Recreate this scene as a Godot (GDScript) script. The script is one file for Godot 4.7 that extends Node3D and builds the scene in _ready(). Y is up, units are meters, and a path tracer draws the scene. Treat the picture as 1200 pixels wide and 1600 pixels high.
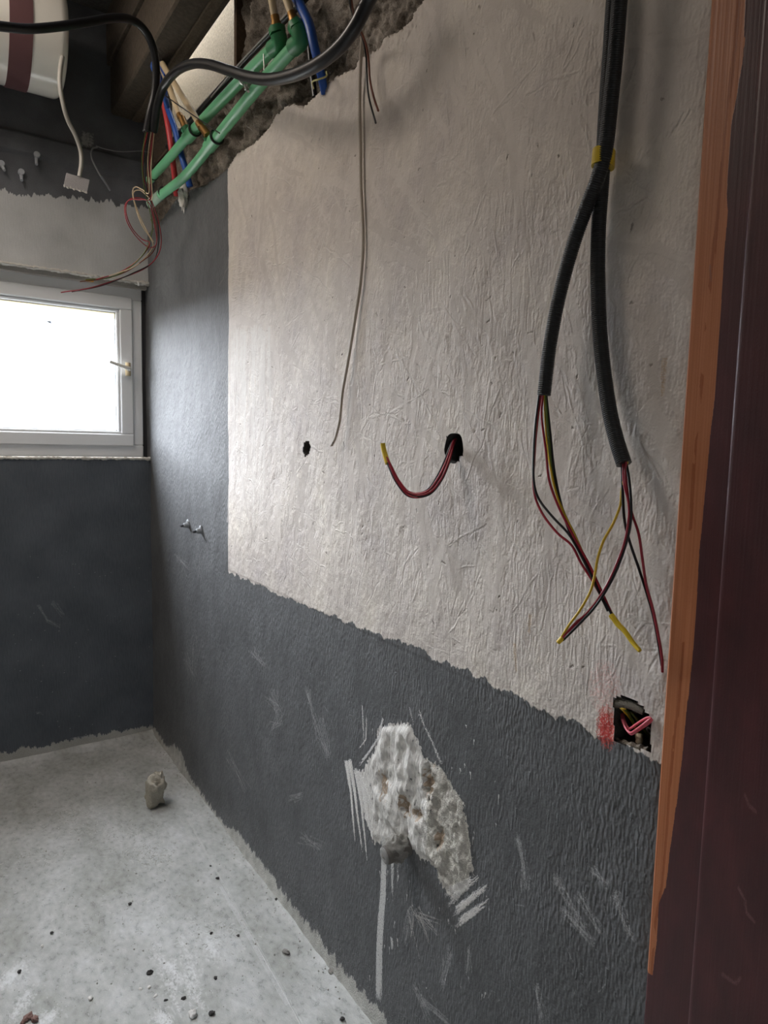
extends Node3D
# A small washroom under renovation, seen from its doorway.
# x: 0 is the face of the right wall (the room is at x < 0); z: 0 is the face of the window wall; y: 0 is the floor.

const FOC := 1060.0                       # focal length in pixels of the 1200 x 1600 frame
const EYE := Vector3(-0.911, 1.5, 3.421)
var view: Basis
var rng := RandomNumberGenerator.new()
var used := {}
var mats := {}

# ---------------------------------------------------------------- pixels to places
func ray(px: float, py: float) -> Vector3:
	return view * Vector3(px - 600.0, 800.0 - py, -FOC)

func on_x(px: float, py: float, x: float) -> Vector3:      # on an upright plane parallel to the right wall
	var d := ray(px, py)
	return EYE + d * ((x - EYE.x) / d.x)

func on_z(px: float, py: float, z: float) -> Vector3:      # on an upright plane parallel to the window wall
	var d := ray(px, py)
	return EYE + d * ((z - EYE.z) / d.z)

func on_y(px: float, py: float, y: float) -> Vector3:
	var d := ray(px, py)
	return EYE + d * ((y - EYE.y) / d.y)

func line_x(a: Array, x = 0.0) -> Array:                   # [[px, py(, x)], ...] on planes x = const
	var o := []
	for p in a:
		o.append(on_x(p[0], p[1], p[2] if p.size() > 2 else x))
	return o

func line_z(a: Array, z = 0.0) -> Array:
	var o := []
	for p in a:
		o.append(on_z(p[0], p[1], p[2] if p.size() > 2 else z))
	return o

# ---------------------------------------------------------------- nodes
func numbered(called: String) -> String:
	if not used.has(called):
		used[called] = 0
		return called
	used[called] += 1
	return "%s_%03d" % [called, used[called]]

func part(parent: Node3D, called: String, m: Mesh, mat: Material) -> MeshInstance3D:
	var o := MeshInstance3D.new()
	o.name = called
	o.mesh = m
	o.material_override = mat
	if parent == self:
		o.name = numbered(called)
		add_child(o)
	else:
		parent.add_child(o, true)
		if parent.get_parent() == self and parent.has_meta("at"):
			o.position = -(parent.get_meta("at") as Vector3)
	return o

func tag(o: Node3D, label: String, category: String, group := "", kind := "") -> void:
	o.set_meta("label", label)
	if category:
		o.set_meta("category", category)
	if group:
		o.set_meta("group", group)
	if kind:
		o.set_meta("kind", kind)

func thing(called: String, at: Vector3, label: String, category: String, group := "", kind := "") -> Node3D:
	var o := Node3D.new()
	o.name = numbered(called)
	add_child(o)
	o.position = at
	o.set_meta("at", at)
	tag(o, label, category, group, kind)
	return o

# ---------------------------------------------------------------- materials
func noise(seed_: int, freq: float, oct := 3, kind := FastNoiseLite.TYPE_SIMPLEX_SMOOTH) -> FastNoiseLite:
	var n := FastNoiseLite.new()
	n.seed = seed_
	n.frequency = freq
	n.noise_type = kind
	n.fractal_octaves = oct
	n.fractal_type = FastNoiseLite.FRACTAL_FBM if oct > 1 else FastNoiseLite.FRACTAL_NONE
	return n

var speckle: ImageTexture
var grain_map: ImageTexture

func mat(called: String, c: Color, rough := 0.6, metal := 0.0, relief := 0.0, scale := 4.0, mottled := false) -> StandardMaterial3D:
	if mats.has(called):
		return mats[called]
	var m := StandardMaterial3D.new()
	m.resource_name = called
	m.albedo_color = c
	m.roughness = rough
	m.metallic = metal
	if relief > 0.0 or mottled:
		m.uv1_triplanar = true
		m.uv1_world_triplanar = true
		m.uv1_scale = Vector3.ONE * scale
	if relief > 0.0:
		m.heightmap_enabled = true
		m.heightmap_texture = grain_map
		m.heightmap_scale = relief
	if mottled:
		m.albedo_texture = speckle
	mats[called] = m
	return m

# ---------------------------------------------------------------- meshes
func arrays(v: PackedVector3Array, n: PackedVector3Array, ix: PackedInt32Array, uv := PackedVector2Array()) -> ArrayMesh:
	var a := []
	a.resize(Mesh.ARRAY_MAX)
	a[Mesh.ARRAY_VERTEX] = v
	a[Mesh.ARRAY_NORMAL] = n
	a[Mesh.ARRAY_INDEX] = ix
	if uv.size():
		a[Mesh.ARRAY_TEX_UV] = uv
	var m := ArrayMesh.new()
	m.add_surface_from_arrays(Mesh.PRIMITIVE_TRIANGLES, a)
	return m

class Poly:                                                # flat-faced shapes, polygon by polygon
	var v := PackedVector3Array()
	var n := PackedVector3Array()
	var ix := PackedInt32Array()
	func face(p: Array, outward: Vector3) -> void:
		var nn := Vector3.ZERO
		for k in p.size():                                 # Newell
			var a: Vector3 = p[k]
			var b: Vector3 = p[(k + 1) % p.size()]
			nn += Vector3((a.y - b.y) * (a.z + b.z), (a.z - b.z) * (a.x + b.x), (a.x - b.x) * (a.y + b.y))
		nn = nn.normalized()
		var flip := nn.dot(outward) < 0.0
		if flip:
			nn = -nn
		var s := v.size()
		for q in p:
			v.append(q)
			n.append(nn)
		for k in range(1, p.size() - 1):
			if flip:
				ix.append_array([s, s + k, s + k + 1])
			else:
				ix.append_array([s, s + k + 1, s + k])
	func box(lo: Vector3, hi: Vector3, b := 0.0) -> void:  # chamfered by b
		var c := (lo + hi) / 2
		var h := (hi - lo) / 2
		for ax in 3:
			for s in [-1.0, 1.0]:
				var u: int = (ax + 1) % 3
				var w: int = (ax + 2) % 3
				var q := []
				for k in [[-1, -1], [1, -1], [1, 1], [-1, 1]]:
					var p := Vector3.ZERO
					p[ax] = s * h[ax]
					p[u] = k[0] * (h[u] - b)
					p[w] = k[1] * (h[w] - b)
					q.append(c + p)
				var o := Vector3.ZERO
				o[ax] = s
				face(q, o)
				if b > 0.0:
					for s2 in [-1.0, 1.0]:                  # the chamfer between +-ax and +-u
						var e := []
						for t in [-1.0, 1.0]:
							var p := Vector3.ZERO
							p[ax] = s * h[ax]; p[u] = s2 * (h[u] - b); p[w] = t * (h[w] - b)
							e.append(c + p)
						for t in [1.0, -1.0]:
							var p := Vector3.ZERO
							p[ax] = s * (h[ax] - b); p[u] = s2 * h[u]; p[w] = t * (h[w] - b)
							e.append(c + p)
						var oo := Vector3.ZERO
						oo[ax] = s; oo[u] = s2
						face(e, oo)
		if b > 0.0:
			for k in 8:
				var s := Vector3(1 if k & 1 else -1, 1 if k & 2 else -1, 1 if k & 4 else -1)
				var e := []
				for ax in 3:
					var p := s * (h - Vector3.ONE * b)
					p[ax] = s[ax] * h[ax]
					e.append(c + p)
				face(e, s)
	func mesh() -> ArrayMesh:
		var a := []
		a.resize(Mesh.ARRAY_MAX)
		a[Mesh.ARRAY_VERTEX] = v
		a[Mesh.ARRAY_NORMAL] = n
		a[Mesh.ARRAY_INDEX] = ix
		var m := ArrayMesh.new()
		m.add_surface_from_arrays(Mesh.PRIMITIVE_TRIANGLES, a)
		return m

func box(lo: Vector3, hi: Vector3, b := 0.0) -> ArrayMesh:
	var p := Poly.new()
	p.box(lo, hi, b)
	return p.mesh()

func boxes(list: Array, b := 0.0) -> ArrayMesh:
	var p := Poly.new()
	for q in list:
		p.box(q[0], q[1], b)
	return p.mesh()

func spline(ctrl: Array, step: float) -> PackedVector3Array:
	var out := PackedVector3Array()
	var n := ctrl.size()
	for k in n - 1:
		var a: Vector3 = ctrl[maxi(k - 1, 0)]
		var b: Vector3 = ctrl[k]
		var c: Vector3 = ctrl[k + 1]
		var d: Vector3 = ctrl[mini(k + 2, n - 1)]
		if k == 0:
			a = b * 2.0 - c
		if k == n - 2:
			d = c * 2.0 - b
		var cnt := maxi(2, ceili(b.distance_to(c) / step))
		for j in cnt:
			out.append(b.cubic_interpolate(c, a, d, float(j) / cnt))
	out.append(ctrl[n - 1])
	return out

func tube(ctrl: Array, r0: float, r1 := -1.0, sides := 10, step := 0.008, rib := 0.0, flat := 1.0, even := false) -> ArrayMesh:
	# a round rod swept along a smooth curve; rib > 0 makes it corrugated with that depth, flat < 1 squeezes its section
	if r1 < 0.0:
		r1 = r0
	var p := spline(ctrl, step)
	if even:                                               # evenly spaced rings
		var cu := Curve3D.new()
		cu.bake_interval = step
		for q in p:
			cu.add_point(q)
		var cnt := ceili(cu.get_baked_length() / step)
		p = PackedVector3Array()
		for k in cnt + 1:
			p.append(cu.sample_baked(cu.get_baked_length() * k / cnt))
	var v := PackedVector3Array()
	var nn := PackedVector3Array()
	var ix := PackedInt32Array()
	var t := (p[1] - p[0]).normalized()
	var u := t.cross(Vector3(0.31, 0.11, 0.94)).normalized()
	var m := p.size()
	for k in m:
		var t2 := (p[mini(k + 1, m - 1)] - p[maxi(k - 1, 0)]).normalized()
		u = (u - t2 * u.dot(t2)).normalized()
		var w := t2.cross(u)
		var r := lerpf(r0, r1, float(k) / (m - 1))
		var lean := 0.0
		if rib > 0.0:
			r -= rib * [0.0, 0.0, 1.0, 1.0][k % 4]
			lean = [-0.7, 0.7, 0.5, -0.5][k % 4]
		for s in sides:
			var ang := TAU * s / sides
			var dir := u * cos(ang) + w * sin(ang) * flat
			v.append(p[k] + dir * r)
			nn.append((dir + t2 * lean).normalized())
		if k > 0:
			for s in sides:
				var a := (k - 1) * sides + s
				var b := (k - 1) * sides + (s + 1) % sides
				ix.append_array([a, a + sides, b, b, a + sides, b + sides])
	for e in [0, m - 1]:
		var c := v.size()
		v.append(p[e])
		var out: Vector3 = (p[0] - p[1]).normalized() if e == 0 else (p[m - 1] - p[m - 2]).normalized()
		nn.append(out)
		for s in sides:
			v.append(v[e * sides + s])
			nn.append(out)
		for s in sides:
			if e == 0:
				ix.append_array([c, c + 1 + s, c + 1 + (s + 1) % sides])
			else:
				ix.append_array([c, c + 1 + (s + 1) % sides, c + 1 + s])
	return arrays(v, nn, ix)

func lathe(a: Vector3, axis: Vector3, prof: Array, sides := 24) -> ArrayMesh:
	# prof: [[distance along the axis, radius], ...]; every ring is doubled so that edges stay crisp where they turn sharply
	var t := axis.normalized()
	var u := t.cross(Vector3(0.31, 0.11, 0.94)).normalized()
	var w := t.cross(u)
	var v := PackedVector3Array()
	var nn := PackedVector3Array()
	var ix := PackedInt32Array()
	for k in prof.size() - 1:
		var d: float = prof[k + 1][0] - prof[k][0]
		var e: float = prof[k + 1][1] - prof[k][1]
		var l := sqrt(d * d + e * e)
		if l < 1e-7:
			continue
		var s0 := v.size()
		for j in 2:
			for s in sides:
				var dir := u * cos(TAU * s / sides) + w * sin(TAU * s / sides)
				v.append(a + t * prof[k + j][0] + dir * prof[k + j][1])
				nn.append((dir * d - t * e) / l)
		for s in sides:
			var q := s0 + s
			var q2 := s0 + (s + 1) % sides
			ix.append_array([q, q + sides, q2, q2, q + sides, q2 + sides])
	return arrays(v, nn, ix)

func lump(c: Vector3, size: Vector3, sd: int, rough := 0.3, lat := 12, lon := 18, bumps := 2.2, square := 1.0) -> ArrayMesh:
	var f := noise(sd, 1.0, 3)
	var v := PackedVector3Array()
	var nn := PackedVector3Array()
	var ix := PackedInt32Array()
	for i in lat + 1:
		var th := PI * i / lat
		for j in lon + 1:
			var ph := TAU * j / lon
			var d := Vector3(sin(th) * cos(ph), cos(th), sin(th) * sin(ph))
			var k := 1.0 + rough * f.get_noise_3dv(d * bumps)
			var e := d
			if square < 1.0:                               # blunter ends: a stump instead of an egg
				var fl := pow(maxf(sin(th), 0.0), square)
				e = Vector3(cos(ph) * fl, signf(cos(th)) * pow(absf(cos(th)), square + 0.25), sin(ph) * fl)
			v.append(c + e * k * size)
			nn.append(d)
	for i in lat:
		for j in lon:
			var a := i * (lon + 1) + j
			ix.append_array([a, a + lon + 1, a + 1, a + 1, a + lon + 1, a + lon + 2])
	return smooth(v, ix)

func smooth(v: PackedVector3Array, ix: PackedInt32Array, uv := PackedVector2Array(), facing := Vector3.ZERO) -> ArrayMesh:
	var nn := PackedVector3Array()
	nn.resize(v.size())
	for k in range(0, ix.size(), 3):
		var a := ix[k]
		var b := ix[k + 1]
		var c := ix[k + 2]
		var q := (v[c] - v[a]).cross(v[b] - v[a])
		nn[a] += q
		nn[b] += q
		nn[c] += q
	for k in nn.size():
		nn[k] = nn[k].normalized()
	return arrays(v, nn, ix, uv)

# ---------------------------------------------------------------- computed surfaces
# the sheet being worked on: colour bytes, height bytes (128 = level), its size, its metres per texel
var ca: PackedByteArray
var ha: PackedByteArray
var tw: int
var th: int

var fray_head := true
var fray_tail := true
var bristle := false                                      # passes that fray into separate hairs at both ends
var sway := 0.0                                           # how far a pass wanders from its straight line, in texels

func dab(x0: float, y0: float, x1: float, y1: float, w0: float, w1: float, col: Array, alpha: float, hv: float, halpha: float, dens := 1.0) -> void:
	# one pass of a tool from (x0, y0) to (x1, y1): col laid with alpha, height moved towards hv with halpha
	var l := maxf(1.0, Vector2(x1 - x0, y1 - y0).length())
	var dx := (x1 - x0) / l
	var dy := (y1 - y0) / l
	var n := int(l / 0.7) + 1
	var ph := rng.randf() * TAU
	var fq := rng.randf_range(0.02, 0.05)
	var from := PackedFloat32Array()
	var upto := PackedFloat32Array()
	if bristle:
		for j in 64:
			from.append(pow(rng.randf(), 2.0) * 0.16 if fray_head else -1.0)
			upto.append(1.0 - pow(rng.randf(), 1.6) * 0.38 if fray_tail else 2.0)
	for k in n:
		var t := float(k) / n
		var w := lerpf(w0, w1, t)
		var half := maxi(0, int(w / 2 / 0.7))
		var off := sway * (sin(k * fq + ph) + 0.5 * sin(k * fq * 2.7 + ph * 2.0)) if sway > 0.0 else 0.0
		for j in range(-half, half + 1):
			if dens < 1.0 and rng.randf() > dens:
				continue
			if bristle and (t < from[j + 32] or t > upto[j + 32] or (absi(j) >= half - 1 and sin(k * 0.35 + j * 3.0) > 0.1)):
				continue
			var x := int(x0 + dx * l * t - dy * (j * 0.7 + off))
			var y := int(y0 + dy * l * t + dx * (j * 0.7 + off))
			if x < 0 or y < 0 or x >= tw or y >= th:
				continue
			var i := y * tw + x
			if alpha > 0.0:
				ca[i * 3] = int(lerpf(ca[i * 3], col[0], alpha))
				ca[i * 3 + 1] = int(lerpf(ca[i * 3 + 1], col[1], alpha))
				ca[i * 3 + 2] = int(lerpf(ca[i * 3 + 2], col[2], alpha))
			if halpha > 0.0:
				ha[i] = int(lerpf(ha[i], hv, halpha))

func blot(cx: float, cy: float, rx: float, ry: float, col: Array, alpha: float, dens: float, hv := 128.0, halpha := 0.0) -> void:
	# a spatter of grains, thinning out towards its rim
	var n := int(rx * ry * 3.2 * dens)
	for k in n:
		var a := rng.randf() * TAU
		var r := sqrt(rng.randf())
		if rng.randf() < r * r * 0.7:
			continue
		var x := int(cx + cos(a) * r * rx)
		var y := int(cy + sin(a) * r * ry)
		if x < 0 or y < 0 or x >= tw or y >= th:
			continue
		var i := y * tw + x
		ca[i * 3] = int(lerpf(ca[i * 3], col[0], alpha))
		ca[i * 3 + 1] = int(lerpf(ca[i * 3 + 1], col[1], alpha))
		ca[i * 3 + 2] = int(lerpf(ca[i * 3 + 2], col[2], alpha))
		if halpha > 0.0:
			ha[i] = int(lerpf(ha[i], hv, halpha))

func field(sd: int, freq: float, oct: int, w: int, h: int, w0 := 0, h0 := 0) -> PackedByteArray:
	var im := noise(sd, freq, oct).get_image(w0 if w0 else w, h0 if h0 else h)
	im.convert(Image.FORMAT_L8)
	if im.get_width() != w or im.get_height() != h:
		im.resize(w, h, Image.INTERPOLATE_CUBIC)
	return im.get_data()

func sheet_material(called: String, relief_cm: float, rough: float, spec := 0.5) -> StandardMaterial3D:
	var m := StandardMaterial3D.new()
	m.resource_name = called
	m.albedo_texture = ImageTexture.create_from_image(Image.create_from_data(tw, th, false, Image.FORMAT_RGB8, ca))
	m.heightmap_enabled = true
	m.heightmap_texture = ImageTexture.create_from_image(Image.create_from_data(tw, th, false, Image.FORMAT_L8, ha))
	m.heightmap_scale = relief_cm
	m.roughness = rough
	m.metallic_specular = spec
	m.texture_repeat = false
	return m

func profile(pts: Array, t: float) -> float:               # piecewise linear through [[t, value], ...]
	if t <= pts[0][0]:
		return pts[0][1]
	for k in pts.size() - 1:
		if t < pts[k + 1][0]:
			return lerpf(pts[k][1], pts[k + 1][1], (t - pts[k][0]) / (pts[k + 1][0] - pts[k][0]))
	return pts[-1][1]

# ================================================================ the scene
func _ready() -> void:
	rng.seed = 11
	view = Basis(Vector3.UP, deg_to_rad(-33.96)) * Basis(Vector3.RIGHT, deg_to_rad(-5.74)) * Basis(Vector3.BACK, deg_to_rad(1.296))
	var cam := Camera3D.new()
	cam.name = "camera"
	cam.fov = rad_to_deg(2.0 * atan(800.0 / FOC))
	cam.near = 0.02
	add_child(cam)
	cam.transform = Transform3D(view, EYE)
	cam.current = true

	var sky_look := ProceduralSkyMaterial.new()            # a bright, thinly clouded day
	sky_look.sky_top_color = Color(0.80, 0.88, 1.0)
	sky_look.sky_horizon_color = Color(0.96, 0.98, 1.0)
	sky_look.ground_bottom_color = Color(0.62, 0.6, 0.56)
	sky_look.ground_horizon_color = Color(0.9, 0.9, 0.88)
	sky_look.energy_multiplier = 2.6
	var sky := Sky.new()
	sky.sky_material = sky_look
	var env := Environment.new()
	env.background_mode = Environment.BG_SKY
	env.sky = sky
	env.tonemap_mode = Environment.TONE_MAPPER_LINEAR
	env.tonemap_exposure = 1.0
	env.sdfgi_enabled = true
	env.ssao_enabled = true
	env.ssil_enabled = true
	var we := WorldEnvironment.new()
	we.name = "environment"
	we.environment = env
	add_child(we)

	var day := AreaLight3D.new()                           # the bright sky over the yard
	day.name = "sky_daylight"
	day.area_size = Vector2(9.0, 8.0)
	day.area_normalize_energy = true
	day.light_energy = 1220.0
	day.light_color = Color(0.94, 0.965, 1.0)
	day.shadow_enabled = true
	add_child(day)
	day.position = Vector3(-1.6, 5.0, -2.8)
	day.look_at(Vector3(-0.6, 1.75, 0.0))

	var roof := AreaLight3D.new()                          # daylight in the opening of the roof over the left side of the room
	roof.name = "roof_daylight"
	roof.area_size = Vector2(0.86, 0.96)
	roof.area_normalize_energy = true
	roof.light_energy = 2.5
	roof.light_color = Color(1.0, 0.945, 0.89)
	roof.shadow_enabled = true
	add_child(roof)
	roof.position = Vector3(-1.4, 3.46, 0.95)
	roof.rotation.x = -PI / 2

	var hall := AreaLight3D.new()                          # daylight at the open end of the hall behind the viewer
	hall.name = "hall_daylight"
	hall.area_size = Vector2(1.1, 2.1)
	hall.area_normalize_energy = true
	hall.light_energy = 0.3
	hall.light_color = Color(1.0, 0.93, 0.85)
	hall.shadow_enabled = true
	add_child(hall)
	hall.position = Vector3(-1.6, 1.2, 6.0)

	var gi := noise(5, 0.05, 4)
	gi.fractal_gain = 0.6
	grain_map = ImageTexture.create_from_image(gi.get_seamless_image(512, 512))
	var sp := noise(6, 0.03, 4).get_seamless_image(512, 512)
	sp.adjust_bcs(1.0, 0.45, 1.0)
	sp.convert(Image.FORMAT_RGB8)
	var spd := sp.get_data()
	for k in spd.size():
		spd[k] = 150 + int(spd[k] * 105 / 255)
	speckle = ImageTexture.create_from_image(Image.create_from_data(512, 512, false, Image.FORMAT_RGB8, spd))

	var t0 := Time.get_ticks_msec()
	build_wall_right()
	print("wall_right ", Time.get_ticks_msec() - t0)
	build_floor()
	print("floor ", Time.get_ticks_msec() - t0)
	build_wall_back()
	build_shell()
	build_jamb()
	build_window()
	print("shell ", Time.get_ticks_msec() - t0)
	build_pipes()
	build_ceiling_cables()
	build_heater()
	build_hanging_conduits()
	build_wall_wires()
	build_socket()
	build_small()
	print("all ", Time.get_ticks_msec() - t0)

# ---------------------------------------------------------------- right wall
const RZ0 := -0.12
const RZ1 := 2.85
const RY0 := -0.03
const RY1 := 3.32
var top_edge: Array
var patch := PackedVector2Array()                          # the knocked-out spot, in (z, y)
var socket := PackedVector2Array()
var gouge := PackedVector2Array()
const HOLE := Vector2(2.325, 1.495)

func zy(px: float, py: float) -> Vector2:
	var p := on_x(px, py, 0.0)
	return Vector2(p.z, p.y)

func tz(z: float) -> float:
	return (z - RZ0) / (RZ1 - RZ0) * tw

func ty(y: float) -> float:
	return (RY1 - y) / (RY1 - RY0) * th

func tp(px: float, py: float) -> Vector2:
	var q := zy(px, py)
	return Vector2(tz(q.x), ty(q.y))

func wall_stroke(a: Array, w0: float, w1: float, col: Array, alpha: float, hv := 128.0, halpha := 0.0, dens := 1.0) -> void:
	for k in a.size() - 1:
		var p := tp(a[k][0], a[k][1])
		var q := tp(a[k + 1][0], a[k + 1][1])
		fray_head = k == 0
		fray_tail = k == a.size() - 2
		var f0 := float(k) / (a.size() - 1)
		var f1 := float(k + 1) / (a.size() - 1)
		dab(p.x, p.y, q.x, q.y, lerpf(w0, w1, f0), lerpf(w0, w1, f1), col, alpha, hv, halpha, dens)

func build_wall_right() -> void:
	tw = 2048
	th = 2048
	top_edge = []
	for q in [[248, 350], [262, 330], [275, 312], [300, 296], [320, 290], [340, 276], [357, 262], [372, 240], [395, 226], [420, 201], [430, 181], [450, 165], [463, 163], [475, 170], [490, 152], [500, 146], [510, 131], [530, 118], [556, 106], [562, 90], [585, 80], [594, 76], [600, 60], [625, 50], [640, 38], [648, 18], [665, 0], [690, -30]]:
		var w := zy(q[0], q[1])
		top_edge.append([w.x, w.y])
	for q in [[590, 1140], [600, 1133], [612, 1130], [640, 1130], [655, 1160], [665, 1185], [690, 1198], [705, 1225], [725, 1255], [730, 1290], [735, 1330], [740, 1360], [730, 1385], [705, 1398], [690, 1384], [680, 1352], [655, 1340], [640, 1320], [620, 1305], [600, 1312], [585, 1318], [575, 1290], [560, 1240], [562, 1215], [575, 1190], [590, 1165]]:
		patch.append(zy(q[0], q[1]))
	for q in [[961, 1093], [968, 1089], [985, 1092], [1006, 1104], [1008, 1112], [1019, 1122], [1018, 1172], [1004, 1168], [990, 1164], [962, 1157]]:
		socket.append(zy(q[0], q[1]))
	for q in [[476, 692], [482, 690], [485, 698], [482, 708], [477, 712], [474, 704]]:
		gouge.append(zy(q[0], q[1]))

	ca = PackedByteArray(); ca.resize(tw * th * 3)
	ha = PackedByteArray(); ha.resize(tw * th)
	var na := field(21, 0.006, 5, tw, th)                  # broad
	var nv := field(22, 0.20, 2, tw, th, tw, 760)          # upright brush and roller streaks
	var ng := field(23, 0.33, 2, tw, th)                   # grain
	var nd := field(24, 0.03, 4, tw, th)                   # trowel-sized
	var wob := noise(25, 0.02, 4)
	var tcol := PackedInt32Array(); tcol.resize(tw)
	var bcol := PackedInt32Array(); bcol.resize(tw)
	var scol := PackedInt32Array(); scol.resize(tw)
	var bed := [[0.0, 0.03], [0.1, 0.035], [0.25, 0.02], [0.34, 0.07], [0.47, 0.085], [0.55, 0.03], [0.7, 0.02], [1.0, 0.012], [1.15, 0.055], [1.35, 0.05], [1.55, 0.035], [1.75, 0.045], [1.95, 0.04], [2.1, 0.055], [2.3, 0.03]]
	for x in tw:
		var z := RZ0 + (RZ1 - RZ0) * x / tw
		tcol[x] = int(ty(profile(top_edge, z) + wob.get_noise_1d(x * 3.0) * 0.010))
		bcol[x] = int(ty(1.024 + wob.get_noise_1d(x * 1.1 + 900) * 0.016 + wob.get_noise_1d(x * 7.0) * 0.005 + 0.01 * sin(z * 3.0 + 1.0)))
		scol[x] = int(ty(profile(bed, z) + wob.get_noise_1d(x * 2.0 + 500) * 0.02 + wob.get_noise_1d(x * 11.0) * 0.012))
	for y in th:
		var lx := int(tz(1.046) + wob.get_noise_1d(y * 0.8 + 70) * 4.0 + wob.get_noise_1d(y * 5.0 + 70) * 1.6)
		var row := y * tw
		for x in tw:
			var i := row + x
			var a := na[i] - 128
			var g := ng[i] - 128
			var d := nd[i] - 128
			var v := nv[i] - 128
			var c: int
			var j := i * 3
			if y < tcol[x]:                                # bare masonry
				c = a / 3 + g / 3 + d / 4
				ca[j] = clampi(104 + c, 20, 200); ca[j + 1] = clampi(95 + c, 20, 195); ca[j + 2] = clampi(84 + c, 15, 185)
				ha[i] = clampi(128 + d / 4 + g / 8, 0, 255)
			elif x >= lx and y < bcol[x]:                  # pinkish white plaster
				c = a / 10 + d / 14 + g / 20
				ca[j] = 205 + c; ca[j + 1] = 196 + c; ca[j + 2] = 187 + c - a / 30
				ha[i] = clampi(128 + d / 3 + v / 6 + g / 10, 0, 255)
			elif y > scol[x]:                              # screed smeared up the foot of the wall
				c = a / 8 + g / 6 + d / 6
				ca[j] = 168 + c; ca[j + 1] = 167 + c; ca[j + 2] = 160 + c
				ha[i] = clampi(150 + d / 4 + g / 4, 0, 255)
			else:                                          # charcoal paint
				c = a / 14 + v / 22 + d / 26
				ca[j] = 90 + c; ca[j + 1] = 91 + c; ca[j + 2] = 92 + c
				ha[i] = clampi(122 + v * (160 + a) / 620 + d / 6 + g / 10, 0, 255)
				if y > scol[x] - 90:                       # crumbs of screed spattered above it
					if (ng[(i * 7 + 31) % (tw * th)] > 190) and rng.randf() < float(y - scol[x] + 90) / 200.0:
						ca[j] = 150; ca[j + 1] = 150; ca[j + 2] = 145
						ha[i] = 160
	wall_marks()
	var m := sheet_material("plaster_and_paint", 0.82, 0.70, 0.5)

	# the surface itself: a fine grid with the real relief and the real holes
	var zs := PackedFloat32Array()
	var z := RZ0
	while z < RZ1:
		zs.append(z)
		z += 0.0021 * (EYE.z - z + 0.55) + 0.0002
	zs.append(RZ1)
	var ys := PackedFloat32Array()
	var y := RY0
	while y < RY1:
		ys.append(y)
		y += 0.0042 if y < 2.62 else 0.0065
	ys.append(RY1)
	var nx := zs.size()
	var ny := ys.size()
	var v := PackedVector3Array(); v.resize(nx * ny)
	var uv := PackedVector2Array(); uv.resize(nx * ny)
	var cut := PackedByteArray(); cut.resize(nx * ny)
	var big := noise(31, 2.2, 3)
	var mid := noise(32, 9.0, 3)
	var fine := noise(33, 38.0, 3)
	var rocky := noise(34, 7.0, 4)
	var cells := noise(35, 9.0, 2, FastNoiseLite.TYPE_CELLULAR)
	var tops := PackedFloat32Array()
	for i in nx:
		tops.append(profile(top_edge, zs[i]) + fine.get_noise_1d(zs[i] * 1.7) * 0.008)
	for k in ny:
		for i in nx:
			var zz := zs[i]
			var yy := ys[k]
			var h: float
			var n := k * nx + i
			if yy > tops[i]:                               # knocked back to the masonry
				var dpt := clampf((yy - tops[i]) / 0.012, 0.0, 1.0)
				h = -0.020 * dpt + (rocky.get_noise_2d(zz, yy) * 0.030 + fine.get_noise_2d(zz, yy) * 0.008 + cells.get_noise_2d(zz, yy) * 0.012) * dpt
				h = maxf(h, -0.045)
			else:
				h = big.get_noise_2d(zz, yy * 0.7) * 0.004 + mid.get_noise_2d(zz, yy * 0.6) * 0.0016 + fine.get_noise_2d(zz, yy * 0.5) * 0.0005
				if tops[i] - yy < 0.03:
					h += fine.get_noise_2d(zz * 2.0, yy * 2.0) * 0.003
				if zz > 1.046 and yy > 1.02:
					h += 0.0016
				if yy < 0.07:                              # the coved foot
					h += 0.012 * pow(1.0 - maxf(yy, 0.0) / 0.07, 2.0)
			var at := Vector2(zz, yy)
			if zz > 2.05 and zz < 2.5 and yy > 0.45 and yy < 0.95:
				h += patch_relief(at, fine, mid)
			if zz > 2.68 and yy > 0.98 and yy < 1.18 and Geometry2D.is_point_in_polygon(at, socket):
				cut[n] = 1
			elif at.distance_to(HOLE) < 0.031:
				cut[n] = 1
			elif at.distance_to(HOLE) < 0.036:
				var to := (at - HOLE).normalized() * (0.0312 + 0.0012 * sin(at.angle_to_point(HOLE) * 5.0))
				zz = HOLE.x + to.x
				yy = HOLE.y + to.y
			elif zz > 1.6 and zz < 1.85 and yy > 1.4 and yy < 1.6 and Geometry2D.is_point_in_polygon(at, gouge):
				cut[n] = 1
			elif zz > 0.12 and zz < 1.11 and yy > 2.745 and yy < 3.24:
				cut[n] = 1
			v[n] = Vector3(-h, yy, zz)
			uv[n] = Vector2((zz - RZ0) / (RZ1 - RZ0), (RY1 - yy) / (RY1 - RY0))
	var ix := PackedInt32Array()
	for k in ny - 1:
		for i in nx - 1:
			var n := k * nx + i
			if cut[n] + cut[n + 1] + cut[n + nx] + cut[n + nx + 1] > 0:
				continue
			ix.append_array([n, n + nx, n + 1, n + 1, n + nx, n + nx + 1])
	var wall := thing("wall_right", Vector3(0.1, 0, 1.4), "long plastered side wall, charcoal below and beside the window, bare white plaster above", "wall", "", "structure")
	part(wall, "plaster_face", smooth(v, ix, uv), m)
	# the masonry behind it, left open at the shaft above
	var core := [[Vector3(0.06, -0.1, -0.3), Vector3(0.30, 2.745, 2.86)], [Vector3(0.06, 2.745, 1.11), Vector3(0.30, 3.5, 2.86)], [Vector3(0.06, 3.24, -0.3), Vector3(0.10, 3.75, 1.11)], [Vector3(0.06, 2.745, -0.3), Vector3(0.085, 3.24, 0.12)]]
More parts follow.
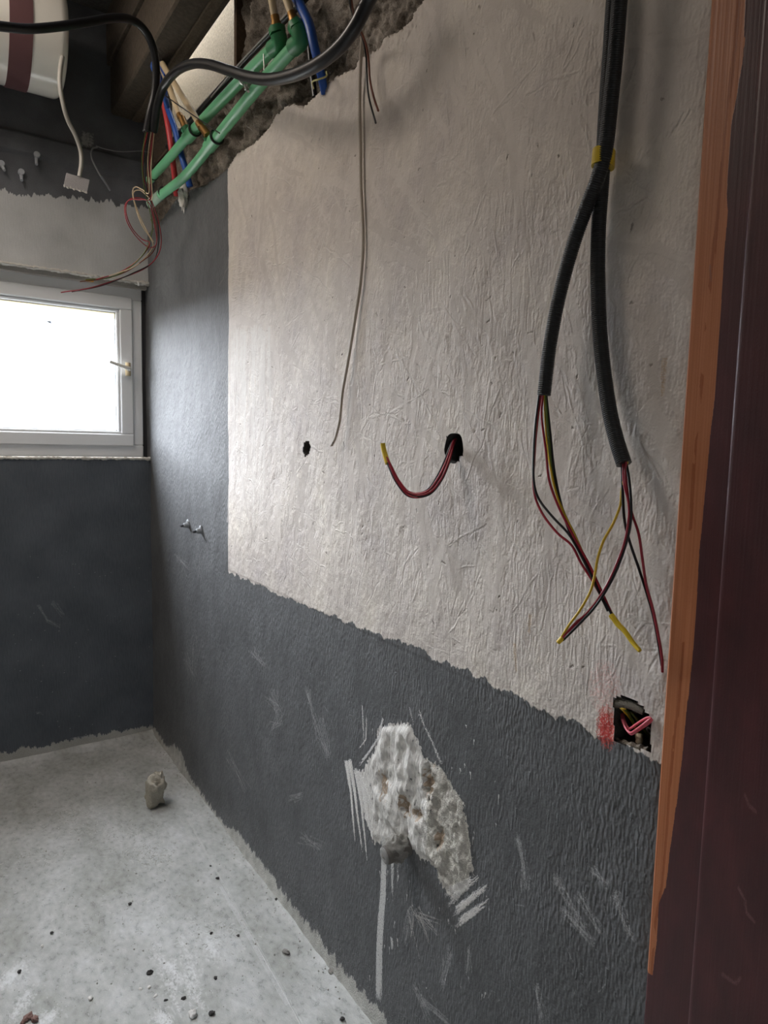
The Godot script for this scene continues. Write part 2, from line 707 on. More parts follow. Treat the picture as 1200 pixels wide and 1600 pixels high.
	part(wall, "masonry_core", boxes(core), mat("old_masonry", Color8(84, 78, 70), 0.95, 0.0, 0.3, 3.0, true))
	var lip := Poly.new()                                  # the reveals of the shaft opening
	lip.box(Vector3(-0.005, 2.735, 0.10), Vector3(0.07, 2.748, 1.13))
	lip.box(Vector3(-0.002, 2.74, 1.104), Vector3(0.07, 3.26, 1.125))
	lip.box(Vector3(-0.002, 2.74, 0.10), Vector3(0.07, 3.26, 0.122))
	part(wall, "opening_frame", lip.mesh(), mat("old_timber_dark", Color8(96, 76, 56), 0.85, 0.0, 0.15, 5.0, true))

func patch_relief(at: Vector2, fine: FastNoiseLite, mid: FastNoiseLite) -> float:
	var edge := 1e9
	for k in patch.size():
		edge = minf(edge, at.distance_to(Geometry2D.get_closest_point_to_segment(at, patch[k], patch[(k + 1) % patch.size()])))
	if not Geometry2D.is_point_in_polygon(at, patch):
		return maxf(0.0, 0.004 - edge * 0.4) * (0.5 + fine.get_noise_2d(at.x * 3.0, at.y * 3.0))
	var s := smoothstep(0.0, 0.02, edge)
	var coarse := smoothstep(2.20, 2.30, at.x)             # smeared on the window side, coarse mortar on the other
	var h := s * (0.006 + mid.get_noise_2d(at.x * 1.6, at.y * 1.1) * 0.011 + fine.get_noise_2d(at.x * 0.9, at.y * 0.45) * 0.0025 + fine.get_noise_2d(at.x * 2.0 + 7.0, at.y * 2.0) * 0.0045 * coarse)
	for p in pits:
		var d := (at - (p[0] as Vector2)) / (p[1] as Vector2)
		var r := d.length() + fine.get_noise_2d(at.x * 1.0, at.y * 1.0) * 0.6
		if r < 1.0:
			h -= p[2] * smoothstep(1.0, 0.6, r)
	return h

var pits := []

func wall_marks() -> void:
	var white := [214, 209, 203]
	var chalk := [176, 176, 174]
	# -------- trowel work in the white plaster
	sway = 2.5
	for k in 620:
		var z := rng.randf_range(1.06, 2.83)
		var y := rng.randf_range(1.04, 2.5)
		var l := rng.randf_range(0.02, 0.16)
		var a := rng.randfn(PI / 2, 0.5)
		if rng.randf() < 0.3:
			a = rng.randf_range(-0.3, 0.9)
		var x0 := tz(z); var y0 := ty(y)
		var x1 := tz(z + cos(a) * l); var y1 := ty(y - sin(a) * l)
		if y1 > ty(1.05):
			continue
		var up := 128.0 + rng.randf_range(10, 34)
		var w := rng.randf_range(1.6, 4.5)
		dab(x0, y0, x1, y1, w, 1.4, white, 0.10, up, 0.5, 0.9)
		dab(x0 + 2.0, y0 + 1, x1 + 2.0, y1 + 1, w, 1.0, white, 0.0, 128.0 - rng.randf_range(6, 20), 0.45, 0.9)
	for k in 260:                                          # broad flat passes with a step along one side
		var z := rng.randf_range(1.06, 2.8)
		var y := rng.randf_range(1.1, 2.5)
		var l := rng.randf_range(0.08, 0.35)
		var a := rng.randfn(PI / 2, 0.25) if rng.randf() < 0.6 else rng.randf_range(0.3, 1.2)
		var w := rng.randf_range(6, 26)
		var tone := rng.randi_range(-14, 8)
		dab(tz(z), ty(y), tz(z + cos(a) * l), ty(y - sin(a) * l), w, w * 0.5, [206 + tone, 197 + tone, 188 + tone], 0.3 if y - l > 1.06 else 0.0, 128.0 + rng.randf_range(-16, 16), 0.4 if y - l > 1.06 else 0.0)
	for k in 130:                                          # nicks
		var z := rng.randf_range(1.08, 2.8)
		var y := rng.randf_range(1.08, 2.4)
		dab(tz(z), ty(y), tz(z + rng.randfn(0, 0.006)), ty(y - rng.randfn(0.003, 0.006)), rng.randf_range(1.5, 3.2), 1.0, [110, 98, 88], rng.randf_range(0.15, 0.6), 70, 0.8, 0.8)
	var combs := [[745, 395, 0.0, 150, 9, 11, 0.004], [755, 300, 0.0, 100, 8, 11, 0.004], [660, 395, 0.0, 130, 8, 6, 0.003], [650, 1010, -0.02, 90, 10, 9, 0.003], [800, 880, 0.0, 200, 12, 10, 0.004], [860, 950, 0.0, 160, 12, 10, 0.004]]
	for c in combs:                                        # rows left by the toothed side of a trowel: px, py, lean, length, count, gap, depth
		for k in c[4]:
			var p := tp(c[0] + k * c[5], c[1])
			var q := tp(c[0] + k * c[5] + c[2] * c[3], c[1] + c[3] * rng.randf_range(0.7, 1.0))
			dab(p.x, p.y, q.x, q.y, 2.8, 2.0, white, 0.0, 148, 0.4, 0.85)
			dab(p.x + 3.2, p.y, q.x + 3.2, q.y, 2.4, 1.8, white, 0.0, 114, 0.4, 0.85)
	for k in 14:                                           # toothed rows running across, under the pipes
		var p := tp(362, 400 + k * 7)
		var q := tp(400 + rng.randf_range(-6, 8), 396 + k * 7)
		dab(p.x, p.y, q.x, q.y, 1.6, 1.0, white, 0.0, 150, 0.7)
	for k in 11:                                           # slanting ripples high up beside the conduit
		var p := tp(985 + k * 8, 262 - k * 7)
		var q := tp(998 + k * 8, 240 - k * 7)
		dab(p.x, p.y, q.x, q.y, 3.0, 2.0, white, 0.0, 168, 0.7)
		dab(p.x + 3, p.y + 2, q.x + 3, q.y + 2, 2.4, 1.6, white, 0.0, 100, 0.7)
	for s in [[470, 410, 520, 462], [505, 382, 560, 428], [620, 545, 700, 700], [690, 470, 745, 560], [905, 180, 925, 235], [1010, 60, 1035, 45], [820, 150, 905, 110], [760, 820, 700, 850], [640, 830, 650, 900], [575, 650, 630, 640], [845, 95, 770, 180], [930, 560, 985, 590], [1000, 690, 1040, 755]]:
		var p := tp(s[0], s[1]); var q := tp(s[2], s[3])   # single long scores
		dab(p.x, p.y, q.x, q.y, 3.6, 1.6, white, 0.1, 150, 0.6, 0.8)
		dab(p.x + 3, p.y + 1, q.x + 3, q.y + 1, 2.4, 1.2, [176, 167, 158], 0.2, 112, 0.6, 0.7)
	# a newer, paler coat beside the charcoal paint
	for k in 60:
		var a := rng.randf_range(362, 424)
		dab(tp(a, 515).x, tp(a, 512 + rng.randf_range(-4, 8)).y, tp(a, 700).x, tp(a, 690 + rng.randf_range(-120, 160)).y, 8, 3, [216, 211, 203], 0.25, 134, 0.2)
	sway = 0.0
	# -------- charcoal paint: roller lumps, runs and scuffs
	for k in 1500:
		var z := rng.randf_range(0.0, 2.84)
		var y := rng.randf_range(0.08, 1.0)
		if z < 1.03 and rng.randf() < 0.5:
			y = rng.randf_range(1.0, 2.4)
		var l := rng.randf_range(0.004, 0.03)
		dab(tz(z), ty(y), tz(z + rng.randfn(0, 0.002)), ty(y - l), rng.randf_range(1, 2.6), 1.0, [96, 99, 101], 0.3, rng.randf_range(150, 190), 0.6)
	for k in 420:                                          # pale scuffs and dried specks
		var z := rng.randf_range(0.15, 2.84)
		var y := rng.randf_range(0.08, 0.95)
		var l := rng.randf_range(0.002, 0.03)
		var a := rng.randfn(PI / 2, 0.7)
		dab(tz(z), ty(y), tz(z + cos(a) * l), ty(y - sin(a) * l), 1.2, 1.0, chalk, rng.randf_range(0.1, 0.55), 150, 0.3, 0.7)
	for s in [[[482, 1078], [490, 1120], [498, 1150], [510, 1185]], [[500, 1120], [515, 1180]], [[420, 1090], [432, 1105], [440, 1125], [425, 1138]], [[428, 1075], [430, 1110]], [[395, 1018], [412, 1040]], [[455, 1250], [470, 1242]], [[475, 1310], [500, 1325]], [[810, 1310], [818, 1350], [822, 1390]], [[868, 1370], [885, 1400], [900, 1430], [915, 1455]], [[880, 1420], [925, 1475]], [[905, 1400], [940, 1460]], [[960, 1395], [975, 1440], [985, 1470]], [[925, 1360], [950, 1385]], [[840, 1540], [848, 1600]], [[735, 1480], [730, 1520]], [[700, 1490], [690, 1540]], [[640, 1420], [632, 1470]], [[660, 1560], [700, 1600]], [[650, 1540], [668, 1590]], [[360, 1180], [385, 1235]], [[300, 1000], [303, 1060]], [[292, 1030], [300, 1060]], [[310, 870], [312, 900]], [[280, 870], [290, 890]]]:
		for k in 10:                                       # chalky rubs
			var sh := []
			for q in s:
				sh.append([q[0] + rng.randfn(0, 4), q[1] + rng.randfn(0, 5)])
			wall_stroke(sh, 3, 1.5, chalk, 0.32, 140, 0.15, 0.35)
	# -------- the knocked-out spot: smeared plaster, fingers and drips
	pits = [[zy(603, 1228), zy(610, 1252) - zy(603, 1228), 0.02]]
	pits = []
	for q in [[602, 1226, 0.018, 0.036, 0.005], [672, 1220, 0.018, 0.046, 0.016], [634, 1256, 0.020, 0.028, 0.012], [690, 1308, 0.015, 0.030, 0.012], [655, 1272, 0.020, 0.014, 0.008]]:
		pits.append([zy(q[0], q[1]), Vector2(q[2], q[3]), q[4]])
	var pw := [218, 215, 210]
	var lo := Vector2(1e9, 1e9); var hi := -lo
	for q in patch:
		lo = lo.min(q); hi = hi.max(q)
	var rag := noise(41, 0.05, 3)
	for yy in range(int(ty(hi.y)) - 6, int(ty(lo.y)) + 6):
		for xx in range(int(tz(lo.x)) - 6, int(tz(hi.x)) + 6):
			var at := Vector2(RZ0 + (RZ1 - RZ0) * xx / tw + rag.get_noise_2d(xx * 2.0, yy) * 0.012, RY1 - (RY1 - RY0) * yy / th + rag.get_noise_2d(xx * 2.0 + 300, yy) * 0.01)
			if not Geometry2D.is_point_in_polygon(at, patch):
				continue
			var i := yy * tw + xx
			var n := rag.get_noise_2d(xx * 3.0, yy * 1.2)
			if n < -0.62:
				continue
			var s := int(n * 26.0)
			var col := [212 + s, 209 + s, 203 + s]
			if at.x > 2.28:                                # greyer mortar on the side away from the window
				col = [186 + s, 182 + s, 172 + s]
			for p in pits:
				if ((at - (p[0] as Vector2)) / (p[1] as Vector2)).length() < 0.75 + n * 0.9:
					col = [164 + s, 146 + s, 126 + s]
			for c in 3:
				ca[i * 3 + c] = clampi(col[c], 0, 255)
			ha[i] = clampi(int(140 + rag.get_noise_2d(xx * 4.0, yy * 1.2) * 36.0 + rag.get_noise_2d(xx * 9.0, yy * 9.0) * (40.0 if at.x > 2.26 else 10.0)), 0, 255)
	bristle = true
	for s in [[[541, 1188], [548, 1235], [555, 1315]], [[547, 1186], [556, 1250], [566, 1335]], [[556, 1200], [566, 1260], [573, 1345]], [[566, 1215], [575, 1270], [584, 1318]], [[560, 1205], [575, 1240], [590, 1290]]]:
		wall_stroke(s, 17, 3, pw, 0.95, 172, 0.8, 0.94)
		wall_stroke(s, 6, 1, pw, 1.0, 195, 0.8)
	wall_stroke([[600, 1305], [600, 1340], [598, 1400], [594, 1450], [592, 1500], [590, 1565]], 15, 21, [200, 199, 196], 0.92, 160, 0.7, 0.9)
	wall_stroke([[612, 1305], [613, 1350], [613, 1410]], 16, 3, [190, 189, 186], 0.85, 160, 0.7, 0.8)
	wall_stroke([[622, 1330], [620, 1390]], 8, 2, [180, 179, 176], 0.5, 150, 0.5, 0.5)
	wall_stroke([[612, 1465], [613, 1485]], 9, 7, [196, 195, 192], 0.8, 160, 0.7, 0.9)
	wall_stroke([[567, 1102], [569, 1135], [570, 1168]], 4, 2, pw, 0.9, 180, 0.8, 0.85)
	wall_stroke([[574, 1118], [573, 1155], [562, 1170]], 4, 2, pw, 0.85, 180, 0.8, 0.8)
	wall_stroke([[600, 1122], [595, 1150], [578, 1175], [562, 1196]], 6, 5, [206, 205, 203], 0.9, 175, 0.8, 0.9)
	wall_stroke([[655, 1108], [664, 1135], [676, 1160], [690, 1195]], 4, 6, pw, 0.8, 175, 0.7, 0.5)
	wall_stroke([[640, 1105], [648, 1135]], 3, 3, pw, 0.7, 170, 0.6, 0.5)
	for s in [[[704, 1408], [747, 1369]], [[712, 1424], [762, 1383]], [[716, 1442], [766, 1407]], [[700, 1392], [738, 1375]]]:
		wall_stroke(s, 11, 7, [208, 205, 200], 0.9, 170, 0.7, 0.82)
		wall_stroke([[s[0][0] - 6, s[0][1] + 8], [s[1][0] - 4, s[1][1] + 7]], 5, 2, [196, 193, 188], 0.7, 160, 0.6, 0.6)
	bristle = false
	for k in 70:                                           # specks round about
		var p := tp(rng.randf_range(560, 780), rng.randf_range(1110, 1560))
		dab(p.x, p.y, p.x + rng.randfn(0, 2), p.y + rng.randf_range(1, 12), 1.6, 1.0, pw, rng.randf_range(0.3, 0.9), 170, 0.6)
	for k in 16:
		wall_stroke([[640 + rng.randfn(0, 3) + k, 1425 + rng.randfn(0, 6)], [642 + rng.randfn(0, 8) + k * 3, 1475 + rng.randfn(0, 14)]], 2.5, 1, [176, 172, 166], 0.6, 160, 0.5, 0.55)
	# -------- red spray marks beside the socket
	var q := tp(949, 1140)
	blot(q.x, q.y - 2, 15, 24, [200, 84, 72], 0.55, 1.4)
	blot(q.x - 1, q.y, 11, 18, [194, 56, 50], 0.7, 1.6)
	q = tp(946, 1076)
	blot(q.x, q.y, 24, 30, [208, 138, 124], 0.25, 0.9)
	# -------- pale scraped rim above the socket, brown stain streaks
	for s in [[[806, 1005], [808, 1050]], [[1040, 560], [1036, 620]], [[830, 960], [828, 990]]]:
		wall_stroke(s, 6, 3, [176, 146, 110], 0.35, 128, 0.0, 0.6)

# ---------------------------------------------------------------- floor
const FX0 := -1.9
const FX1 := 0.06
const FZ0 := -0.06
const FZ1 := 2.9

func fp(px: float, py: float) -> Vector2:
	var p := on_y(px, py, 0.0)
	return Vector2((p.x - FX0) / (FX1 - FX0) * tw, (p.z - FZ0) / (FZ1 - FZ0) * th)

func build_floor() -> void:
	tw = 2048
	th = 2048
	ca = PackedByteArray(); ca.resize(tw * th * 3)
	ha = PackedByteArray(); ha.resize(tw * th)
	var na := field(51, 0.0045, 5, tw, th)
	var ng := field(52, 0.30, 2, tw, th)
	var nd := field(53, 0.035, 4, tw, th)
	for i in tw * th:
		var a := na[i] - 128
		var g := ng[i] - 128
		var d := nd[i] - 128
		var c := a / 6 + g / 16 + d / 9
		var j := i * 3
		if d < -62 and g < 10:                             # worn, gritty spots
			c -= 14
		ca[j] = 172 + c; ca[j + 1] = 173 + c; ca[j + 2] = 169 + c + a / 40
		ha[i] = clampi(128 + d / 3 + g / 8 + (g / 3 if d < -40 else 0), 0, 255)
	# dust and plaster trodden white
	for s in [[[240, 1478], [255, 1515], [270, 1550], [278, 1590]], [[285, 1470], [297, 1500], [305, 1530]], [[325, 1465], [335, 1495]], [[262, 1505], [280, 1530]], [[10, 1530], [40, 1505]], [[20, 1590], [50, 1545]], [[0, 1540], [25, 1520]], [[60, 1600], [85, 1585]], [[250, 1590], [262, 1600]], [[290, 1530], [315, 1570]]]:
		for k in 190:
			var n := rng.randi_range(0, s.size() - 2)
			var t := rng.randf()
			var sp2 := 3.0 + 6.0 * rng.randf()
			var p := fp(lerpf(s[n][0], s[n + 1][0], t) + rng.randfn(0, sp2), lerpf(s[n][1], s[n + 1][1], t) + rng.randfn(0, sp2))
			var w := rng.randf_range(2, 9)
			dab(p.x, p.y, p.x + rng.randfn(0, 5), p.y + rng.randfn(0, 6), w, w * 0.6, [214, 215, 214], 0.22, 138, 0.15, 0.55)
	# the straight ridge left by a batten, running along the wall
	for k in 3:
		var p := fp(292, 1278); var q := fp(472, 1602)
		dab(p.x + k * 2 - 2, p.y, q.x + k * 2 - 2, q.y, 3, 4, [196, 197, 193], 0.3, [150, 172, 120][k], 0.8, 0.85)
	var e0 := fp(345, 1385); var e1 := fp(450, 1570)
	dab(e0.x, e0.y, e1.x, e1.y, 12, 16, [204, 206, 206], 0.4, 140, 0.3, 0.5)
	# foot prints, drag marks and grit
	for k in 700:
		var x := rng.randf_range(0, tw); var y := rng.randf_range(0, th)
		var l := rng.randf_range(2, 16)
		var a := rng.randf() * TAU
		dab(x, y, x + cos(a) * l, y + sin(a) * l, rng.randf_range(1, 3), 1, [150, 149, 142], 0.35, rng.randf_range(90, 170), 0.6)
	for k in 1100:                                         # gritty, scraped patches
		var at: Array = [[95, 1292, 60, 12], [190, 1300, 70, 16], [215, 1335, 50, 22], [235, 1340, 26, 18], [60, 1340, 50, 16], [110, 1270, 40, 8], [330, 1450, 60, 30], [150, 1420, 120, 40]][k % 8]
		var p := fp(at[0] + rng.randfn(0, at[2] * 0.6), at[1] + rng.randfn(0, at[3] * 0.6))
		dab(p.x, p.y, p.x + rng.randfn(0, 7), p.y + rng.randfn(0, 5), rng.randf_range(1, 4), 1.2, [[134, 132, 124], [146, 145, 138], [206, 206, 202]][k % 3], 0.35, rng.randf_range(100, 168), 0.7)
	for k in 420:
		var p := fp(rng.randf_range(0, 420), rng.randf_range(1220, 1600))
		var w := rng.randf_range(1, 2.6)
		dab(p.x, p.y, p.x + 1, p.y + 1, w, w, [[112, 110, 104], [208, 208, 204], [132, 128, 118]][k % 3], 0.6, 165, 0.6)
	var m := sheet_material("screed", 0.6, 0.85, 0.4)
	var xs := PackedFloat32Array()
	for i in 241:
		xs.append(lerpf(FX0, FX1, i / 240.0))
	var zs := PackedFloat32Array()
	for i in 361:
		zs.append(lerpf(FZ0, FZ1, i / 360.0))
	var v := PackedVector3Array()
	var uv := PackedVector2Array()
	var ix := PackedInt32Array()
	var big := noise(55, 1.3, 3)
	var mid := noise(56, 14.0, 3)
	for k in zs.size():
		for i in xs.size():
			var h := big.get_noise_2d(xs[i], zs[k]) * 0.005 + mid.get_noise_2d(xs[i], zs[k]) * 0.0016
			if zs[k] < 0.10:                               # screed drawn up against the walls
				h += 0.016 * pow(1.0 - maxf(zs[k], 0.0) / 0.10, 2.0)
			if xs[i] > -0.05:
				h += 0.006 * pow((xs[i] + 0.05) / 0.05, 2.0)
			v.append(Vector3(xs[i], h, zs[k]))
			uv.append(Vector2(float(i) / (xs.size() - 1), float(k) / (zs.size() - 1)))
	var nx := xs.size()
	for k in zs.size() - 1:
		for i in nx - 1:
			var n := k * nx + i
			ix.append_array([n, n + 1, n + nx, n + 1, n + nx + 1, n + nx])
	var fl := thing("floor", Vector3(-0.9, -0.1, 1.4), "rough light grey concrete screed floor dusted with white plaster", "floor", "", "structure")
	part(fl, "screed", smooth(v, ix, uv), m)
	part(fl, "slab", boxes([[Vector3(-2.1, -0.2, -0.3), Vector3(0.3, -0.03, 2.86)], [Vector3(-2.6, -0.2, 2.86), Vector3(1.2, -0.004, 6.1)]]), mat("hall_screed", Color8(168, 167, 160), 0.85, 0.0, 0.1, 3.0, true))

# ---------------------------------------------------------------- window wall
const BX0 := -1.0
const BX1 := 0.04

func bp(px: float, py: float) -> Vector2:
	var p := on_z(px, py, 0.0)
	return Vector2((p.x - BX0) / (BX1 - BX0) * tw, (3.42 - p.y) / 3.45 * th)

func build_wall_back() -> void:
	tw = 640
	th = 2048
	ca = PackedByteArray(); ca.resize(tw * th * 3)
	ha = PackedByteArray(); ha.resize(tw * th)
	var na := field(61, 0.006, 5, tw, th)
	var nv := field(62, 0.16, 2, tw, th, tw, 420)
	var ng := field(63, 0.33, 2, tw, th)
	var wob := noise(64, 0.03, 4)
	for y in th:
		var yy := 3.42 - 3.45 * y / th
		for x in tw:
			var i := y * tw + x
			var a := na[i] - 128
			var g := ng[i] - 128
			var v := nv[i] - 128
			var j := i * 3
			var c := a / 14 + v / 26
			if yy < 0.045 + 0.02 * float(tw - x) / tw + wob.get_noise_1d(x * 1.0) * 0.02 + wob.get_noise_1d(x * 6.0) * 0.014:
				c = a / 8 + g / 7
				ca[j] = 164 + c; ca[j + 1] = 162 + c; ca[j + 2] = 155 + c
				ha[i] = clampi(150 + g / 4, 0, 255)
			elif yy < 1.7:
				ca[j] = 84 + c; ca[j + 1] = 89 + c; ca[j + 2] = 95 + c
				ha[i] = clampi(124 + v / 5 + g / 14, 0, 255)
			elif yy < 2.50 + 0.10 * float(x) / tw + wob.get_noise_1d(x * 0.9 + 40) * 0.03 + wob.get_noise_1d(x * 5.0) * 0.012:
				c = a / 10 + g / 18
				ca[j] = 186 + c; ca[j + 1] = 187 + c; ca[j + 2] = 186 + c
				ha[i] = clampi(134 + a / 6 + v / 12, 0, 255)
			else:
				c = a / 8 + g / 18
				ca[j] = 96 + c; ca[j + 1] = 98 + c; ca[j + 2] = 102 + c
				ha[i] = clampi(124 + a / 5 + g / 8, 0, 255)
	for s in [[[60, 948], [75, 970], [92, 980]], [[82, 940], [100, 962]], [[115, 1155], [150, 1148]], [[58, 1114], [66, 1115]]]:
		for k in 5:                                        # rubs on the charcoal paint
			for n in s.size() - 1:
				var p := bp(s[n][0] + rng.randfn(0, 2), s[n][1] + rng.randfn(0, 2))
				var q := bp(s[n + 1][0] + rng.randfn(0, 2), s[n + 1][1] + rng.randfn(0, 2))
				dab(p.x, p.y, q.x, q.y, 3, 2, [156, 158, 160], 0.3, 128, 0.0, 0.4)
	for k in 60:
		var p := bp(rng.randf_range(20, 240), rng.randf_range(860, 1150))
		dab(p.x, p.y, p.x + 1, p.y + 1, 1.4, 1.4, [170, 172, 174], rng.randf_range(0.2, 0.8), 160, 0.5)
	for k in 130:
		var p := bp(rng.randf_range(129, 146), rng.randf_range(206, 227))
		dab(p.x, p.y, p.x + rng.randfn(0, 3), p.y + rng.randfn(0, 4), 5, 3, [158, 157, 154], 0.4, 150, 0.4, 0.7)
	var m := sheet_material("window_wall_paint", 0.6, 0.75, 0.45)
	var plain := mat("side_plaster", Color8(176, 172, 166), 0.85, 0.0, 0.12, 3.0, true)
	var wall := thing("wall_back", Vector3(-0.9, 0, -0.15), "end wall around the window, charcoal below the sill and dull grey above it", "wall", "", "structure")
	# the faces seen from the room carry the computed sheet; each is a grid with gentle waves
	var wave := noise(65, 3.0, 3)
	for rect in [[BX0, -0.02, BX1, 1.405, "parapet_face"], [BX0, 2.235, BX1, 3.42, "lintel_face"]]:
		var v := PackedVector3Array()
		var uv := PackedVector2Array()
		var ix := PackedInt32Array()
		var nx := 90
		var ny := 120
		for k in ny + 1:
			for i in nx + 1:
				var x := lerpf(rect[0], rect[2], float(i) / nx)
				var y := lerpf(rect[1], rect[3], float(k) / ny)
				var z := wave.get_noise_2d(x, y) * 0.003
				if rect[1] > 2.0:
					if y > 2.70 and y < 2.795:             # a shallow concrete band
						z += 0.014
					elif y >= 2.795:
						z -= 0.012
				v.append(Vector3(x, y, z))
				uv.append(Vector2((x - BX0) / (BX1 - BX0), (3.42 - y) / 3.45))
		for k in ny:
			for i in nx:
				var n := k * (nx + 1) + i
				ix.append_array([n, n + nx + 1, n + 1, n + 1, n + nx + 1, n + nx + 2])
		part(wall, rect[4], smooth(v, ix, uv), m)
	part(wall, "masonry", boxes([[Vector3(-2.1, -0.1, -0.12), Vector3(0.06, 1.402, -0.018)], [Vector3(-2.1, 2.238, -0.24), Vector3(0.06, 3.5, -0.03)], [Vector3(-2.1, 1.402, -0.30), Vector3(-1.27, 2.238, -0.004)], [Vector3(-2.1, -0.1, -0.03), Vector3(BX0, 1.402, -0.002)], [Vector3(-2.1, 2.238, -0.03), Vector3(BX0, 3.5, -0.002)]]), plain)
	# ragged plaster beads along the sill and the lintel
	var torn := mat("torn_plaster", Color8(214, 210, 202), 0.9, 0.0, 0.4, 9.0)
	for b in [[1.400, 0.014, 0.012, 71, "sill_plaster", 0.0], [2.236, 0.015, 0.010, 72, "lintel_plaster", 0.008]]:
		var f := noise(b[3], 24.0, 3)
		var v := PackedVector3Array()
		var ix := PackedInt32Array()
		var cnt := 220
		for k in cnt + 1:
			var x := lerpf(BX0, 0.008, float(k) / cnt)
			for s in 7:
				var a := TAU * s / 7
				var r: float = b[1] * (0.45 + 0.55 * absf(f.get_noise_2d(x, s * 0.03)) * 2.0)
				if x > -0.05:
					r *= 1.35
				v.append(Vector3(x, b[0] + sin(a) * r * 0.7, -0.004 + b[5] + cos(a) * r))
		for k in cnt:
			for s in 7:
				var p := k * 7 + s
				var q := k * 7 + (s + 1) % 7
				ix.append_array([p, q, p + 7, q, q + 7, p + 7])
		part(wall, b[4], smooth(v, ix), torn)

# ---------------------------------------------------------------- what closes the room and the hall behind the viewer
func build_shell() -> void:
	var plain := mat("side_plaster", Color8(176, 172, 166), 0.85, 0.0, 0.12, 3.0, true)
	var o := part(self, "wall_left", box(Vector3(-2.1, -0.1, -0.3), Vector3(-1.9, 3.5, 2.86)), plain)
	tag(o, "plain grey plastered side wall facing the white plaster", "wall", "", "structure")
	o = part(self, "wall_front", boxes([[Vector3(-2.6, -0.1, 2.86), Vector3(-1.9, 3.5, 3.02)], [Vector3(-1.9, 2.3, 2.86), Vector3(0.01, 3.5, 3.02)], [Vector3(0.045, -0.1, 2.852), Vector3(1.2, 3.5, 3.02)]]), plain)
	tag(o, "grey plastered wall with the wide doorway to the hall", "wall", "", "structure")
	o = part(self, "wall_hall", boxes([[Vector3(-2.75, -0.1, 2.9), Vector3(-2.6, 2.9, 6.2)], [Vector3(1.2, -0.1, 2.9), Vector3(1.35, 2.9, 6.2)], [Vector3(-2.6, 2.25, 6.05), Vector3(1.2, 2.9, 6.2)], [Vector3(-2.6, -0.1, 6.05), Vector3(-2.15, 2.25, 6.2)], [Vector3(-1.05, -0.1, 6.05), Vector3(1.2, 2.25, 6.2)]]), plain)
	tag(o, "hall walls around the open outer doorway", "wall", "", "structure")
	o = part(self, "ceiling", boxes([[Vector3(-2.1, 3.4, -0.3), Vector3(0.1, 3.55, 0.45)], [Vector3(-2.1, 3.4, 1.45), Vector3(0.1, 3.55, 2.9)], [Vector3(-2.1, 3.4, 0.45), Vector3(-1.85, 3.55, 1.45)], [Vector3(-0.95, 3.4, 0.45), Vector3(0.1, 3.55, 1.45)], [Vector3(-2.75, 2.8, 3.0), Vector3(1.35, 2.95, 6.2)]]), mat("raw_concrete", Color8(120, 116, 110), 0.9, 0.0, 0.2, 3.0, true))
	tag(o, "raw concrete ceiling over the room", "ceiling", "", "structure")
	o = part(self, "sky_block_curb", boxes([[Vector3(-1.95, 3.5, 0.35), Vector3(-0.85, 4.5, 0.45)], [Vector3(-1.95, 3.5, 1.45), Vector3(-0.85, 4.5, 1.55)], [Vector3(-1.95, 3.5, 0.45), Vector3(-1.85, 4.5, 1.45)], [Vector3(-0.95, 3.5, 0.45), Vector3(-0.85, 4.5, 1.45)]]), plain)  # unseen upstand, added to stop sky panel light leaking through the roof opening
	tag(o, "unseen upstand added to keep the sky panel out of the roof opening", "light block", "", "structure")
	# the timber beam along the top of the right wall and the shaft beside it
	var beam := thing("ceiling_beam", Vector3(-0.08, 2.97, 1.4), "weathered grey-brown timber beam running above the pipe opening", "beam")
	part(beam, "beam_body", box(Vector3(-0.155, 2.972, -0.03), Vector3(-0.004, 3.18, 2.9), 0.008), mat("beam_timber", Color8(104, 92, 78), 0.9, 0.0, 0.25, 2.2, true))
	part(beam, "side_batten", box(Vector3(-0.066, 2.962, 0.0), Vector3(-0.030, 2.974, 2.6), 0.003), mat("beam_timber_pale", Color8(128, 112, 92), 0.9, 0.0, 0.2, 3.0, true))
	part(beam, "timber_packing", box(Vector3(-0.17, 3.18, -0.03), Vector3(-0.004, 3.4, 2.9), 0.004), mat("beam_timber", Color8(104, 92, 78)))
	var board := thing("loft_board", Vector3(0.43, 2.46, 0.6), "pale wooden board in daylight behind the opening under the beam", "board")
	part(board, "panel", box(Vector3(0.42, 2.52, -1.1), Vector3(0.44, 3.9, 2.2), 0.002), mat("pale_ply", Color8(222, 198, 160), 0.8, 0.0, 0.1, 3.5, true))
	part(board, "rail", box(Vector3(0.40, 2.46, -1.1), Vector3(0.46, 2.515, 2.2), 0.003), mat("pale_ply", Color8(214, 192, 158)))
	var shaft := part(self, "wall_loft", boxes([[Vector3(0.30, 2.3, -1.3), Vector3(0.62, 2.45, 2.4)], [Vector3(0.47, 2.45, -1.3), Vector3(0.62, 3.9, 2.4)], [Vector3(0.10, 2.45, 2.25), Vector3(0.47, 3.9, 2.4)], [Vector3(0.06, 2.45, -1.3), Vector3(0.47, 3.9, -1.15)], [Vector3(0.06, 2.45, -1.15), Vector3(0.085, 3.75, -0.3)], [Vector3(0.06, 3.75, -1.3), Vector3(0.10, 3.9, 2.4)]]), mat("old_masonry", Color8(84, 78, 70)))  # unseen sides, raised to keep direct sky panel light off the board
	var sheet := StandardMaterial3D.new()                  # unseen translucent sheet, added to dim the sky light on the loft board
	sheet.resource_name = "translucent_sky_diffuser"
	sheet.albedo_color = Color(0.86, 0.80, 0.68)
	sheet.roughness = 0.8
	sheet.backlight_enabled = true
	sheet.backlight = Color(0.76, 0.76, 0.76)
	var lay := Poly.new()
	lay.face([Vector3(0.06, 3.905, -1.3), Vector3(0.62, 3.905, -1.3), Vector3(0.62, 3.905, 2.4), Vector3(0.06, 3.905, 2.4)], Vector3.UP)
